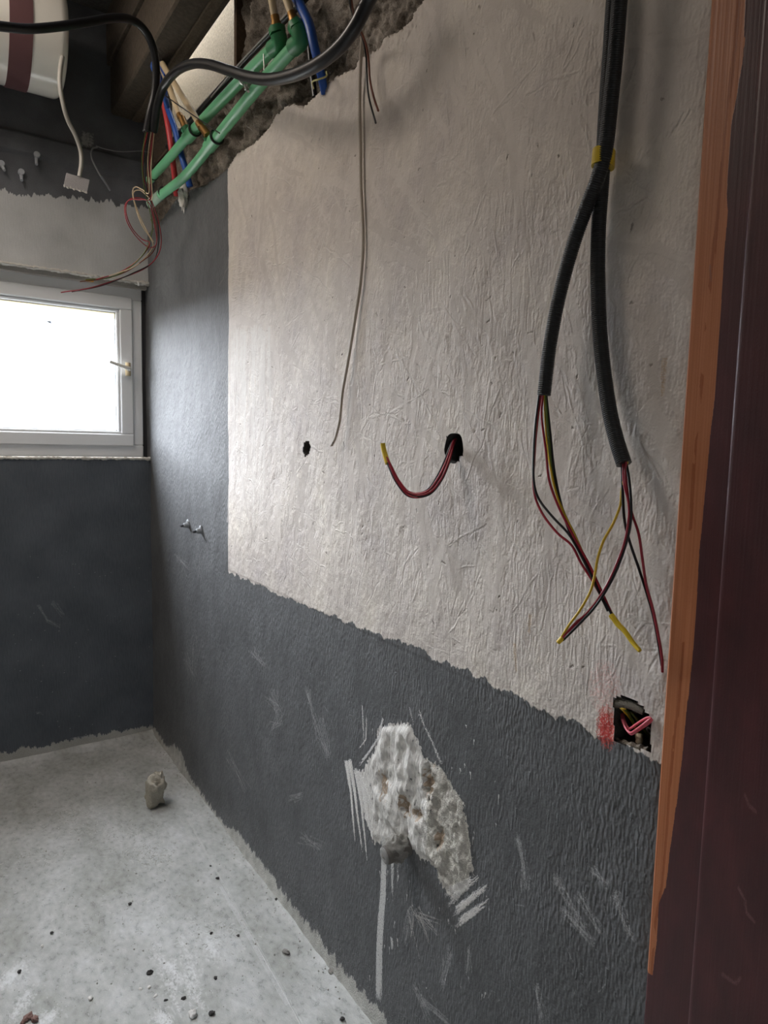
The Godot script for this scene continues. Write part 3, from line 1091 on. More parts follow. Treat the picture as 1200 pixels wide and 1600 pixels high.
	var rl := part(self, "added_loft_diffuser", lay.mesh(), sheet)
	tag(rl, "unseen translucent sheet added over the loft to dim the sky light", "roof", "", "structure")
	tag(shaft, "unseen masonry sides of the loft behind the beam, raised to block the sky panel", "wall", "", "structure")

# ---------------------------------------------------------------- door frame
const JX := -0.012
const JZ0 := 2.845
const JZ1 := 3.06

func build_jamb() -> void:
	tw = 512
	th = 2048
	ca = PackedByteArray(); ca.resize(tw * th * 3)
	ha = PackedByteArray(); ha.resize(tw * th)
	var nv := field(81, 0.10, 2, tw, th, tw, 48)
	var ng := field(82, 0.3, 2, tw, th)
	var na := field(83, 0.008, 4, tw, th)
	var right := []                                        # where the maroon coat begins, by height
	var streak := []
	for q in [[1165, 0], [1163, 60], [1160, 100], [1150, 150], [1142, 200], [1138, 260], [1136, 300], [1137, 330], [1131, 400], [1127, 470], [1121, 560], [1117, 620], [1109, 680], [1100, 780], [1092, 860], [1087, 960], [1082, 1020], [1072, 1120], [1066, 1180], [1061, 1222], [1060, 1232], [1052, 1290], [1046, 1330], [1040, 1385], [1029, 1410], [1026, 1470], [1020, 1524], [1003, 1512]]:
		var p := on_x(q[0], q[1], JX)
		right.append([-p.y, p.z])
	for q in [[1150, 60], [1136, 180], [1128, 260], [1122, 330], [1112, 420], [1100, 560], [1086, 700], [1074, 900], [1064, 1050], [1054, 1150], [1046, 1228], [1042, 1300], [1034, 1380], [1024, 1440]]:
		var p := on_x(q[0], q[1], JX)
		streak.append([-p.y, p.z])
	for y in th:
		var yy := 2.32 - 2.36 * y / th
		var zr := profile(right, -yy)
		var zs := profile(streak, -yy)
		if yy < on_x(1003, 1512, JX).y:
			zr = -1.0
		for x in tw:
			var i := y * tw + x
			var z := JZ0 - 0.01 + (JZ1 - JZ0 + 0.02) * x / tw
			var j := i * 3
			var n := (nv[i] - 128) / 128.0
			var g := (ng[i] - 128) / 12
			var a := (na[i] - 128) / 12
			if z + n * 0.0012 < zr:
				var s := int(n * 12.0) + g / 2
				if absf(z - zs + n * 0.002) < 0.0022 and na[i] > 105:  # a thin brush line of the dark coat
					s -= 24
				ca[j] = clampi(172 + s, 0, 255); ca[j + 1] = clampi(106 + s, 0, 255); ca[j + 2] = clampi(66 + s, 0, 255)
				ha[i] = clampi(120 + int(n * 20.0), 0, 255)
			else:
				ca[j] = clampi(72 + a + g / 2, 0, 255); ca[j + 1] = clampi(34 + a / 2 + g / 3, 0, 255); ca[j + 2] = clampi(36 + a / 2 + g / 3, 0, 255)
				ha[i] = clampi(136 + int(n * 16.0) + g, 0, 255)
	for s in [[[1165, 1240], [1172, 1258], [1185, 1270]], [[1155, 1385], [1166, 1405], [1168, 1425], [1182, 1440]], [[1130, 1520], [1150, 1535], [1160, 1525]], [[1109, 415], [1112, 440]]]:
		for k in s.size() - 1:                             # pale rubs on the maroon paint
			for w in 4:
				var p := on_x(s[k][0] + rng.randfn(0, 1), s[k][1] + rng.randfn(0, 1), JX)
				var q := on_x(s[k + 1][0] + rng.randfn(0, 1), s[k + 1][1] + rng.randfn(0, 1), JX)
				dab((p.z - JZ0 + 0.01) / (JZ1 - JZ0 + 0.02) * tw, (2.32 - p.y) / 2.36 * th, (q.z - JZ0 + 0.01) / (JZ1 - JZ0 + 0.02) * tw, (2.32 - q.y) / 2.36 * th, 5, 4, [130, 98, 94], 0.2, 128, 0.0, 0.4)
	var m := sheet_material("brushed_maroon_paint", 0.12, 0.42, 0.5)
	# section of the jamb, (x, z) from the room side outwards; the step catches the light
	var sec := [Vector2(0.04, JZ0), Vector2(JX + 0.004, JZ0), Vector2(JX, JZ0 + 0.004), Vector2(JX, 2.9180), Vector2(JX - 0.0015, 2.9195), Vector2(JX - 0.0026, 2.9215), Vector2(JX - 0.003, 2.924), Vector2(JX - 0.003, JZ1 - 0.003), Vector2(JX, JZ1), Vector2(0.04, JZ1)]
	var frame := thing("door_1", Vector3(-0.02, 0, 2.95), "maroon painted door frame with a bare orange edge beside the white plaster", "door frame", "", "structure")
	var v := PackedVector3Array()
	var nn := PackedVector3Array()
	var uv := PackedVector2Array()
	var ix := PackedInt32Array()
	for k in sec.size() - 1:
		var d: Vector2 = (sec[k + 1] - sec[k]).normalized()
		var n := Vector3(-d.y, 0, d.x)
		var s := v.size()
		for e in [sec[k], sec[k + 1]]:
			for y in [-0.02, 2.30]:
				v.append(Vector3(e.x, y, e.y))
				nn.append(n)
				uv.append(Vector2((e.y - JZ0 + 0.01) / (JZ1 - JZ0 + 0.02), (2.32 - y) / 2.36))
		ix.append_array([s, s + 1, s + 2, s + 1, s + 3, s + 2])
	part(frame, "jamb", arrays(v, nn, ix, uv), m)
	var dark := mat("maroon_paint", Color8(72, 34, 36), 0.42)
	part(frame, "jamb", box(Vector3(-1.9, -0.02, JZ0), Vector3(-1.86, 2.30, JZ1), 0.003), dark)
	part(frame, "head", box(Vector3(-1.9, 2.26, JZ0), Vector3(0.04, 2.305, JZ1), 0.003), dark)

# ---------------------------------------------------------------- window
func ring(x0: float, x1: float, y0: float, y1: float, w: float, za: float, zb: float, b := 0.004) -> ArrayMesh:
	var p := Poly.new()
	p.box(Vector3(x0, y0, za), Vector3(x1, y0 + w, zb), b)
	p.box(Vector3(x0, y1 - w, za), Vector3(x1, y1, zb), b)
	p.box(Vector3(x0, y0 + w, za), Vector3(x0 + w, y1 - w, zb), b)
	p.box(Vector3(x1 - w, y0 + w, za), Vector3(x1, y1 - w, zb), b)
	return p.mesh()

func build_window() -> void:
	var pvc := mat("white_plastic_frame", Color8(236, 238, 240), 0.35)
	var rubber := mat("gasket", Color8(40, 40, 42), 0.7)
	var w := thing("window_1", Vector3(-0.64, 1.41, -0.08), "white plastic tilt window set high in the end wall", "window", "", "structure")
	part(w, "frame", ring(-1.268, -0.017, 1.407, 2.222, 0.058, -0.115, -0.058), pvc)
	var sash := part(w, "sash", ring(-1.212, -0.064, 1.459, 2.172, 0.060, -0.105, -0.046, 0.005), pvc)
	part(sash, "glazing_bead", ring(-1.154, -0.122, 1.517, 2.114, 0.016, -0.088, -0.056, 0.005), pvc)
	part(sash, "gasket", ring(-1.14, -0.136, 1.531, 2.100, 0.004, -0.087, -0.079, 0.001), rubber)
	var glass := StandardMaterial3D.new()
	glass.resource_name = "clear_glass"
	glass.transparency = BaseMaterial3D.TRANSPARENCY_ALPHA
	glass.albedo_color = Color(0.95, 0.98, 1.0, 0.06)
	glass.roughness = 0.02
	part(sash, "pane", box(Vector3(-1.14, 1.53, -0.086), Vector3(-0.136, 2.10, -0.082)), glass)
	var metal := mat("handle_white", Color8(226, 224, 216), 0.3)
	var hd := part(w, "handle", lathe(Vector3(-0.089, 1.832, -0.046), Vector3(0, 0, 1), [[0, 0], [0, 0.001], [0, 0.013], [0.008, 0.013], [0.010, 0.011], [0.028, 0.010], [0.030, 0.008], [0.030, 0]], 20), metal)
	var rose := mat("handle_rose", Color8(232, 214, 176), 0.4)
	part(hd, "rose", tube([Vector3(-0.089, 1.862, -0.044), Vector3(-0.089, 1.800, -0.044)], 0.014, 0.014, 16, 0.01, 0.0, 0.5), rose)
	var e := on_z(171, 565, -0.005)
	part(hd, "lever", tube([Vector3(-0.089, 1.832, -0.018), Vector3(-0.10, 1.834, -0.010), e.lerp(Vector3(-0.1, 1.834, -0.01), 0.5), e], 0.0085, 0.0075, 12, 0.006, 0.0, 0.75), metal)
	# outer reveal and what lies beyond the glass
	var beige := mat("outer_render", Color8(222, 206, 170), 0.9, 0.0, 0.3, 4.0)
	var rv := part(w, "outer_soffit", boxes([[Vector3(-1.268, 2.098, -0.27), Vector3(0.0, 2.24, -0.118)]]), beige)
	rv.set_meta("label", "pale beige underside of the outer lintel")
	part(w, "frame_foam", box(Vector3(-0.017, 1.407, -0.11), Vector3(0.004, 2.235, -0.064)), mat("dark_gap_filler", Color8(52, 52, 54), 0.95))
	part(w, "lintel_filler", box(Vector3(-1.27, 2.216, -0.11), Vector3(0.0, 2.24, -0.030)), mat("torn_plaster", Color8(214, 210, 202)))
	var gr := part(self, "ground_outside", box(Vector3(-14, -0.4, -16), Vector3(12, -0.25, -0.125)), mat("yard", Color8(132, 128, 118), 0.95))
	tag(gr, "pale yard outside the window", "ground", "", "structure")
	var fly := thing("house_fly", on_z(77, 503, -0.078), "tiny dark fly resting on the bright window glass", "insect")
	var p := on_z(77, 503, -0.077)
	var black := mat("fly_black", Color8(22, 20, 20), 0.5)
	part(fly, "body", lump(p, Vector3(0.0055, 0.003, 0.003), 4, 0.1, 8, 10), black)
	part(fly, "head", lump(p + Vector3(-0.006, 0.001, 0), Vector3(0.0022, 0.0022, 0.0022), 5, 0.1, 6, 8), black)
	for s in [-1.0, 1.0]:
		part(fly, "wing", lump(p + Vector3(0.005, -0.001 + s * 0.0022, 0.002), Vector3(0.0048, 0.0016, 0.0004), 6, 0.1, 6, 8), black)

# ---------------------------------------------------------------- water pipes along the right wall
func torus(c: Vector3, axis: Vector3, r: float, thick: float) -> ArrayMesh:
	return lathe(c, axis, [[-thick, r * 0.9], [-thick, r], [-thick * 0.5, r + thick * 0.8], [thick * 0.5, r + thick * 0.8], [thick, r], [thick, r * 0.9]], 20)

func build_pipes() -> void:
	var green := mat("green_pipe_plastic", Color8(112, 186, 138), 0.32)
	var deep := mat("green_fitting_plastic", Color8(58, 134, 88), 0.4)
	var band := mat("black_rubber_band", Color8(20, 26, 22), 0.6)
	var brass := mat("dull_brass", Color8(150, 112, 62), 0.42, 0.8)
	var cream := mat("cream_hose", Color8(206, 186, 150), 0.5)
	var r := 0.0175
	var x := -0.055
	# upper pipe
	var a := line_x([[234, 281], [262, 250], [303, 203], [360, 143], [400, 102], [438, 66]], x)
	var up := thing("water_pipe", a[0], "green plastic water pipe running highest along the wall, beside the thin black tube", "pipe", "green water pipes")
	part(up, "pipe", tube(a, r, r, 16, 0.02), green)
	var lo := line_x([[238, 316], [262, 297], [285, 279], [307, 255], [325, 232], [343, 210], [400, 140], [440, 95], [470, 63]], x)
	var dn := thing("water_pipe", lo[0], "green plastic water pipe nearest the plaster edge, bent towards the corner", "pipe", "green water pipes")
	part(dn, "pipe", tube(lo, r, r, 16, 0.015), green)
	for q in [[up, [292, 216], [305, 202], [290, 200], [284, 184]], [dn, [326, 230], [339, 214], [326, 213], [316, 199]]]:
		var s := on_x(q[1][0], q[1][1], x)
		var e := on_x(q[2][0], q[2][1], x)
		var tee := part(q[0], "tee_fitting", tube([s, s.lerp(e, 0.5), e], r * 1.28, r * 1.28, 16, 0.01), green)
		part(tee, "seal_ring", torus(e, e - s, r * 1.28, 0.004), band)
		var b0 := s.lerp(e, 0.35)
		var b1 := on_x(q[3][0], q[3][1], x - 0.012)
		var b2 := on_x(q[4][0], q[4][1], x - 0.016)
		part(tee, "socket", tube([b0, b1], r * 1.1, r * 1.2, 6, 0.01), deep)
		part(tee, "brass_nut", tube([b1, b2], r * 0.85, r * 0.75, 6, 0.01), brass)
	var ring_at := line_x([[240, 274], [255, 300]], x)
	part(up, "seal_ring", torus(ring_at[0], a[1] - a[0], r, 0.004), band)
	part(dn, "seal_ring", torus(ring_at[1], lo[1] - lo[0], r * 1.06, 0.004), band)
	part(dn, "wall_sleeve", tube([lo[0] + (lo[0] - lo[1]) * 0.1, on_x(252, 304, x)], r * 1.16, r * 1.16, 16, 0.01), mat("pale_sleeve", Color8(150, 176, 156), 0.6))
	# elbows at the near ends, with the cream hoses that climb from them
	var k := 0
	for q in [[up, [438, 66], [434, 52], [432, 42], [431, 34], [424, -4], [418, -40]], [dn, [472, 62], [465, 46], [461, 38], [458, 28], [447, -4], [438, -40]]]:
		var c := on_x(q[1][0], q[1][1], x)
		var h0 := on_x(q[2][0], q[2][1], x - 0.010)
		var h1 := on_x(q[3][0], q[3][1], x - 0.014)
		var h2 := on_x(q[4][0], q[4][1], x - 0.016)
		var back: Vector3 = (a[4] - a[5]).normalized()
		var elbow := part(q[0], "elbow_fitting", tube([c + back * 0.05, c + back * 0.012, c.lerp(h0, 0.4), h0], r * 1.3, r * 1.25, 14, 0.006), deep)
		part(elbow, "socket", tube([h0, h1], r * 1.35, r * 1.35, 6, 0.01), deep)
		part(elbow, "brass_nut", tube([h1, h2], r * 0.9, r * 0.8, 6, 0.01), brass)
		var hose := thing("supply_hose", h2, ["cream hose rising from the elbow of the upper green pipe", "cream hose rising from the elbow of the lower green pipe"][k], "hose", "cream supply hoses")
		part(hose, "hose", tube([h2, on_x(q[5][0], q[5][1], x - 0.03), on_x(q[6][0], q[6][1], x - 0.04)], 0.0105, 0.0105, 12, 0.02), cream)
		part(hose, "ferrule", tube([h2, h2.lerp(on_x(q[5][0], q[5][1], x - 0.03), 0.25)], 0.0122, 0.0122, 12, 0.01), brass)
		k += 1
	# the far pair of cream hoses, leaning up to the beam
	k = 0
	for s in [[[283, 186, -0.072], [275, 165, -0.075], [264, 135, -0.08], [254, 108, -0.085], [250, 92, -0.09]], [[315, 200, -0.072], [300, 174, -0.08], [282, 146, -0.085], [268, 124, -0.09], [254, 100, -0.1]]]:
		var pts := line_x(s)
		var hose := thing("supply_hose", pts[0], ["cream hose leaning from the far tee of the upper green pipe", "cream hose leaning from the far tee of the lower green pipe"][k], "hose", "cream supply hoses")
		part(hose, "hose", tube(pts, 0.0115, 0.0115, 12, 0.02), cream)
		part(hose, "ferrule", tube([pts[0], (pts[0] as Vector3).lerp(pts[1], 0.3)], 0.013, 0.013, 12, 0.01), brass)
		k += 1
	# blue and red pipes
	var blue := mat("blue_hose", Color8(38, 84, 168), 0.4)
	var red := mat("red_hose", Color8(196, 58, 62), 0.42)
	var o := part(self, "blue_hose", tube(line_x([[254, 98, -0.06], [256, 130, -0.055], [261, 165, -0.05], [273, 200, -0.045], [283, 240, -0.035], [291, 268, -0.02], [297, 292, -0.005]]), 0.0115, 0.0125, 12, 0.015), blue)
	tag(o, "blue hose dropping past the green pipes into the wall corner", "hose")
	o = part(self, "blue_hose", tube(line_x([[240, 98, -0.12], [239, 106, -0.12], [246, 120, -0.115], [256, 150, -0.1], [262, 168, -0.08]]), 0.0095, 0.0095, 10, 0.012), blue)
	tag(o, "short blue hose end looping behind the black conduit", "hose")
	o = part(self, "blue_hose", tube(line_x([[455, -20, -0.05], [470, 10, -0.05], [483, 38, -0.05], [491, 72, -0.045], [499, 105, -0.03], [508, 146, 0.0]]), 0.017, 0.0125, 12, 0.015, 0.0, 0.8), blue)
	tag(o, "wide blue hose coming down beside the near green elbows", "hose")
	o = part(self, "red_hose", tube(line_x([[253, 140, -0.06], [257, 166, -0.055], [264, 205, -0.05], [270, 250, -0.04], [276, 306, -0.008]]), 0.0115, 0.0115, 12, 0.015), red)
	tag(o, "red hose dropping behind the green pipes into the corner", "hose")
	var tape := part(self, "blue_tape", tube(line_x([[252, 100, -0.088], [262, 118, -0.09]]), 0.014, 0.014, 12, 0.01), blue)
	tag(tape, "blue tape wound round the top of a cream hose", "tape")
	# thin black tube along the top
	var blk := mat("black_plastic", Color8(26, 26, 28), 0.35)
	o = part(self, "black_tube", tube(line_x([[262, 230, -0.02], [300, 186, -0.025], [340, 142, -0.025], [395, 82, -0.025], [440, 36, -0.025], [480, -6, -0.025]]), 0.0095, 0.0095, 10, 0.03), blk)
	tag(o, "thin black tube running straight above the green pipes", "tube")
	o = part(self, "tube_highlight", tube(line_x([[330, 152, -0.036], [372, 102, -0.037], [398, 74, -0.037], [436, 34, -0.037], [480, -10, -0.037]]), 0.0028, 0.0028, 8, 0.03), mat("pale_highlight_grey", Color8(150, 148, 146), 0.45))  # pale strip modelled as the highlight along the black tube
	tag(o, "thin pale line shaped as the highlight along the black tube", "cable")
	o = part(self, "tie_wire", tube(line_x([[256, 148, -0.14], [290, 172, -0.11], [343, 208, -0.078]]), 0.0022, 0.0022, 6, 0.02), blk)
	tag(o, "thin black tie wire stretched from conduit to lower green pipe", "wire")
	# pipe clamp
	var steel := mat("zinc_steel", Color8(176, 176, 172), 0.35, 0.9)
	var cp := on_x(383, 123, x)
	var clamp := thing("pipe_clamp", cp, "small zinc pipe clamp with screw on the upper green pipe", "clamp")
	part(clamp, "strap", torus(cp, a[3] - a[4], r * 1.08, 0.005), steel)
	part(clamp, "screw", tube(line_x([[383, 132, -0.08], [388, 143, -0.085]]), 0.004, 0.004, 8, 0.01), steel)
	part(clamp, "ear", box(on_x(386, 136, -0.08) - Vector3(0.004, 0.006, 0.012), on_x(386, 136, -0.08) + Vector3(0.004, 0.006, 0.012), 0.001), steel)
	cp = on_x(425, 98, -0.05)
	clamp = thing("pipe_clip", cp, "little steel clip between the two green pipes near the elbows", "clip")
	part(clamp, "plate", box(cp - Vector3(0.004, 0.006, 0.02), cp + Vector3(0.004, 0.006, 0.02), 0.001), steel)
	part(clamp, "bolt", tube(line_x([[412, 84, -0.07], [413, 118, -0.07]]), 0.0018, 0.0018, 6, 0.01), steel)
	# torn plaster and yellow tie in the rubble of the wall head
	var torn := mat("torn_plaster", Color8(214, 210, 202))
	o = part(self, "plaster_rag", lump(on_x(287, 302, -0.01), Vector3(0.018, 0.055, 0.035), 91, 0.7, 14, 18, 2.0), torn)
	tag(o, "torn pale plaster rag hanging in the corner under the pipes", "plaster")
	o = part(self, "cable_tie", tube(line_x([[490, 138, -0.02], [488, 128, -0.055], [498, 124, -0.06], [510, 119, -0.03], [510, 112, -0.02]]), 0.002, 0.002, 6, 0.006), mat("pale_yellow_tie", Color8(206, 204, 140), 0.5))
	tag(o, "pale yellow tie looped round the wide blue hose", "cable tie")
	o = part(self, "black_tube", tube(line_x([[483, 70, 0.0], [487, 110, 0.0], [492, 152, 0.0]]), 0.008, 0.008, 8, 0.02), blk)
	tag(o, "short black tube end behind the wide blue hose", "tube")

# ---------------------------------------------------------------- black conduits and loose wires near the ceiling
func wire_mats() -> Array:
	return [mat("wire_black", Color8(28, 26, 28), 0.4), mat("wire_red", Color8(150, 34, 48), 0.4), mat("wire_brown", Color8(120, 66, 48), 0.45), mat("wire_yellow", Color8(212, 176, 40), 0.45), mat("wire_green", Color8(88, 104, 40), 0.45), mat("wire_cream", Color8(212, 192, 160), 0.45), mat("wire_pink", Color8(214, 92, 108), 0.4)]

func build_ceiling_cables() -> void:
	var blk := mat("black_conduit_plastic", Color8(24, 25, 28), 0.32)
	var wm := wire_mats()
	var a := line_z([[-30, 38, 1.05], [0, 41, 1.02], [45, 45, 1.0], [95, 41, 0.97], [140, 34, 0.94], [180, 28, 0.91], [208, 32, 0.88], [228, 50, 0.86], [240, 78, 0.84], [244, 110, 0.82], [242, 145, 0.80], [234, 180, 0.78], [229, 206, 0.76]])
	var c := thing("black_conduit", a[-1], "black conduit sweeping in front of the white water heater to the corner", "conduit", "ceiling conduits")
	part(c, "tube", tube(a, 0.0135, 0.0135, 14, 0.012), blk)
	var b := line_x([[592, -30, -0.12], [574, 4, -0.12], [556, 40, -0.125], [532, 72, -0.13], [500, 98, -0.135], [462, 116, -0.14], [425, 124, -0.145], [392, 121, -0.15], [360, 111, -0.155], [328, 101, -0.16], [300, 100, -0.165], [275, 112, -0.17], [256, 135, -0.175], [246, 165, -0.18], [240, 205, -0.18]])
	var d := thing("black_conduit", b[-1], "black conduit arching across the green pipes to the corner", "conduit", "ceiling conduits")
	part(d, "tube", tube(b, 0.0150, 0.0140, 14, 0.012), blk)
	# the wires that leave them: down, round the loop and away to the left
	var runs := [
		[1, [[231, 204], [224, 240], [224, 275], [232, 300], [246, 340], [252, 375], [246, 400], [225, 420], [185, 436], [140, 450], [95, 457]]],
		[0, [[234, 204], [228, 245], [228, 285], [236, 318], [247, 352], [247, 385], [238, 410], [205, 428], [160, 446], [112, 456]]],
		[2, [[238, 206], [232, 245], [231, 290], [240, 330], [246, 365], [240, 392], [222, 408], [196, 425], [160, 436], [125, 440]]],
		[5, [[236, 206], [231, 250], [233, 300], [222, 296], [212, 292], [207, 300], [212, 325], [222, 352], [236, 374], [238, 388], [214, 414], [180, 428], [138, 440]]],
		[1, [[239, 207], [234, 260], [236, 308], [222, 312], [204, 312], [195, 322], [198, 345], [210, 366], [228, 384], [240, 386], [245, 376], [240, 340], [232, 316], [214, 309], [200, 314], [197, 332], [206, 356], [222, 374], [234, 380], [220, 402], [190, 424], [150, 437]]],
		[5, [[241, 205], [236, 262], [238, 310], [230, 306], [218, 297], [208, 303], [216, 332], [230, 362], [240, 378]]],
		[4, [[228, 206], [222, 250], [226, 296], [234, 330], [238, 360], [226, 394], [200, 420], [170, 434], [134, 437]]],
	]
	var bundle := thing("wire_loop", on_z(230, 206, 0.76), "looped bundle of thin coloured wires hanging over the window corner", "wires")
	for q in runs:
		var pts := []
		var n: int = q[1].size()
		for k in n:
			pts.append(on_z(q[1][k][0], q[1][k][1], lerpf(0.76, 0.55, minf(1.0, k / 4.0)) + 0.010 * sin(k * 2.1 + q[0])))
		part(bundle, "wire", tube(pts, 0.0021, 0.0021, 6, 0.012), wm[q[0]])
	part(bundle, "tape_end", tube(line_z([[146, 439], [134, 438]], 0.55), 0.005, 0.0045, 8, 0.01), mat("amber_tape", Color8(220, 160, 60), 0.5))
	# paler rims at the cut ends of the conduits
	for s in [[230, 206, -0.17, 0], [239, 209, -0.17, 1]]:
		part(c if s[3] == 0 else d, "cut_rim", torus(a[-1] if s[3] == 0 else b[-1], Vector3(0.1, 1, 0), 0.0130, 0.0016), mat("cut_plastic", Color8(70, 72, 76), 0.4))
	# thin pair hanging over the plaster
	var o := part(self, "loose_wire", tube(line_x([[545, -10, -0.16], [549, 15, -0.13], [556, 35, -0.09], [566, 58, -0.05], [572, 85, -0.03], [573, 115, -0.025], [576, 150, -0.03], [587, 192, -0.05]]), 0.0026, 0.0026, 6, 0.012), wm[0])
	tag(o, "thin black wire end hanging over the top of the plaster", "wire")
	o = part(self, "loose_wire", tube(line_x([[548, -10, -0.15], [552, 18, -0.125], [562, 44, -0.07], [572, 70, -0.04], [576, 95, -0.03], [578, 125, -0.03], [584, 152, -0.04], [591, 173, -0.05]]), 0.0026, 0.0026, 6, 0.012), wm[2])
	tag(o, "thin reddish brown wire end hanging over the top of the plaster", "wire")
	o = part(self, "white_cable", tube(line_x([[572, -10, -0.05], [568, 30, -0.03], [564, 90, -0.014], [562, 150, -0.01], [563, 220, -0.01], [564, 290, -0.01], [567, 350, -0.01], [567, 395, -0.01], [563, 445, -0.01], [553, 510, -0.012], [543, 570, -0.014], [535, 615, -0.016], [531, 655, -0.018], [524, 684, -0.020], [518, 696, -0.022]]), 0.0042, 0.0036, 10, 0.012), mat("dusty_white_cable", Color8(176, 164, 150), 0.55))
	tag(o, "long off-white cable hanging down the middle of the white plaster", "cable")
	var e := on_x(519, 694, -0.021)
	part(o, "bare_strand", tube([e, e + Vector3(-0.002, -0.006, -0.006)], 0.001, 0.0008, 5, 0.004), wm[0])
	part(o, "bare_strand", tube([e, e + Vector3(-0.003, 0.003, 0.009), e + Vector3(-0.004, 0.006, 0.011)], 0.001, 0.0008, 5, 0.004), wm[0])

# ---------------------------------------------------------------- water heater and what hangs from it
func build_heater() -> void:
	var enamel := mat("heater_enamel", Color8(242, 238, 228), 0.16)
	var yc := 3.085
	var zc := 0.225
	var R := 0.20
	var h := thing("water_heater", Vector3(-0.85, yc - R, zc), "white enamelled water heater lying on its side high on the end wall", "water heater")
	var prof := [[0.0, 0.0], [0.0, R - 0.05]]
	for k in 9:
		var t := PI / 2 * k / 8
		prof.append([0.045 * (1.0 - cos(t)), R - 0.045 + 0.045 * sin(t)])
	prof.append([0.86, R])
	for k in 9:
		var t := PI / 2 * k / 8
		prof.append([0.86 + 0.03 * sin(t), R - 0.03 + 0.03 * cos(t)])
	prof.append([0.89, 0.0])
	part(h, "tank", lathe(Vector3(-1.285, yc, zc), Vector3(1, 0, 0), prof, 64), enamel)
	var strap := mat("maroon_strap", Color8(112, 74, 76), 0.8, 0.0, 0.15, 30.0)
	part(h, "strap", lathe(Vector3(-0.600, yc, zc), Vector3(1, 0, 0), [[0, R], [0, R + 0.004], [0.078, R + 0.004], [0.078, R]], 64), strap)
	part(h, "strap", lathe(Vector3(-1.15, yc, zc), Vector3(1, 0, 0), [[0, R], [0, R + 0.004], [0.078, R + 0.004], [0.078, R]], 64), strap)
	part(h, "end_cap", lathe(Vector3(-0.396, yc, zc), Vector3(1, 0, 0), [[0, R - 0.04], [0.003, R - 0.042], [0.005, R - 0.07], [0.005, 0.0]], 48), mat("heater_cap", Color8(206, 200, 184), 0.4))
	for bx in [-0.62, -1.15]:
		part(h, "bracket", box(Vector3(bx, yc - 0.03, 0.016), Vector3(bx + 0.1, yc + 0.03, 0.05), 0.004), mat("zinc_steel", Color8(176, 176, 172)))
	# the cable with its plate
	var grey := mat("grey_flat_cable", Color8(184, 180, 172), 0.5)
	var pts := line_z([[100, 8, 0.20], [104, 40, 0.24], [103, 62, 0.30], [98, 88, 0.38], [94, 112, 0.42], [94, 136, 0.43], [99, 164, 0.42], [106, 188, 0.40], [118, 212, 0.38], [126, 236, 0.36], [127, 256, 0.36], [124, 276, 0.36]])
	var c := thing("heater_cable", pts[-1], "grey cable hanging from the heater with a small broken plate", "cable")
	part(c, "cable", tube(pts, 0.010, 0.0085, 10, 0.012, 0.0, 0.6), grey)
	var q := line_z([[104, 270], [140, 281], [136, 300], [100, 290]], 0.36)
	var pl := Poly.new()
	var back := Vector3(0, 0, -0.012)
	pl.face(q, Vector3(0, 0, 1))
	pl.face([q[0] + back, q[1] + back, q[2] + back, q[3] + back], Vector3(0, 0, -1))
	for k in 4:
		pl.face([q[k], q[(k + 1) % 4], q[(k + 1) % 4] + back, q[k] + back], (q[k] + q[(k + 1) % 4]) / 2 - (q[0] + q[2]) / 2)
	part(c, "plate", pl.mesh(), mat("plate_grey", Color8(176, 172, 172), 0.75, 0.0, 0.2, 12.0))
	var rag := []
	for k in 12:
		rag.append((q[3] as Vector3).lerp(q[2], k / 11.0) + Vector3(0, 0.002 * sin(k * 2.3), -0.004))
	part(c, "torn_edge", tube(rag, 0.005, 0.005, 6, 0.004, 0.0018), mat("torn_plaster", Color8(214, 210, 202)))
	# wall plugs and the little wire on the end wall
	var plug := mat("grey_wall_plug", Color8(178, 182, 188), 0.5)
	var n := 0
	for s in [[57, 243, 57, 257], [33, 270, 34, 282], [2, 257, 7, 266]]:
		var p0 := on_z(s[0], s[1], 0.0)
		var p1 := on_z(s[2], s[3], 0.03)
		var w := thing("wall_plug", p0, ["longest grey plastic wall plug sticking out above the window", "small grey wall plug below the longest one", "short grey wall plug sticking out under the water heater"][n], "wall plug", "plugs above the window")
		part(w, "sleeve", tube([p0 - Vector3(0, 0, 0.01), p0.lerp(p1, 0.5), p1], 0.008, 0.006, 8, 0.01), plug)
		part(w, "flange", lathe(p0, Vector3(0, 0, 1), [[0, 0], [0, 0.013], [0.016, 0.013], [0.018, 0.011], [0.018, 0]], 14), plug)
		n += 1
	var o := part(self, "thin_wire", tube(line_z([[152, 230, 0.02], [144, 233, 0.03], [143, 246, 0.04], [152, 266, 0.05], [160, 280, 0.05]], 0.04), 0.0034, 0.0034, 8, 0.01), mat("clear_grey_wire", Color8(150, 152, 154), 0.45))
	tag(o, "short thin grey wire drooping from the end wall above the window", "wire")
	part(o, "sheath", tube(line_z([[158, 276], [166, 288], [172, 298]], 0.05), 0.0052, 0.0045, 8, 0.01), mat("wire_sheath", Color8(128, 134, 142), 0.4))
	o = part(self, "thin_wire", tube(line_z([[150, 228, 0.01], [165, 233, 0.01], [190, 237, 0.012], [222, 236, 0.012], [240, 240, 0.01]], 0.01), 0.0026, 0.0026, 6, 0.02), mat("clear_grey_wire", Color8(150, 152, 154)))
	tag(o, "thin grey wire running flat along the end wall to the corner", "wire")

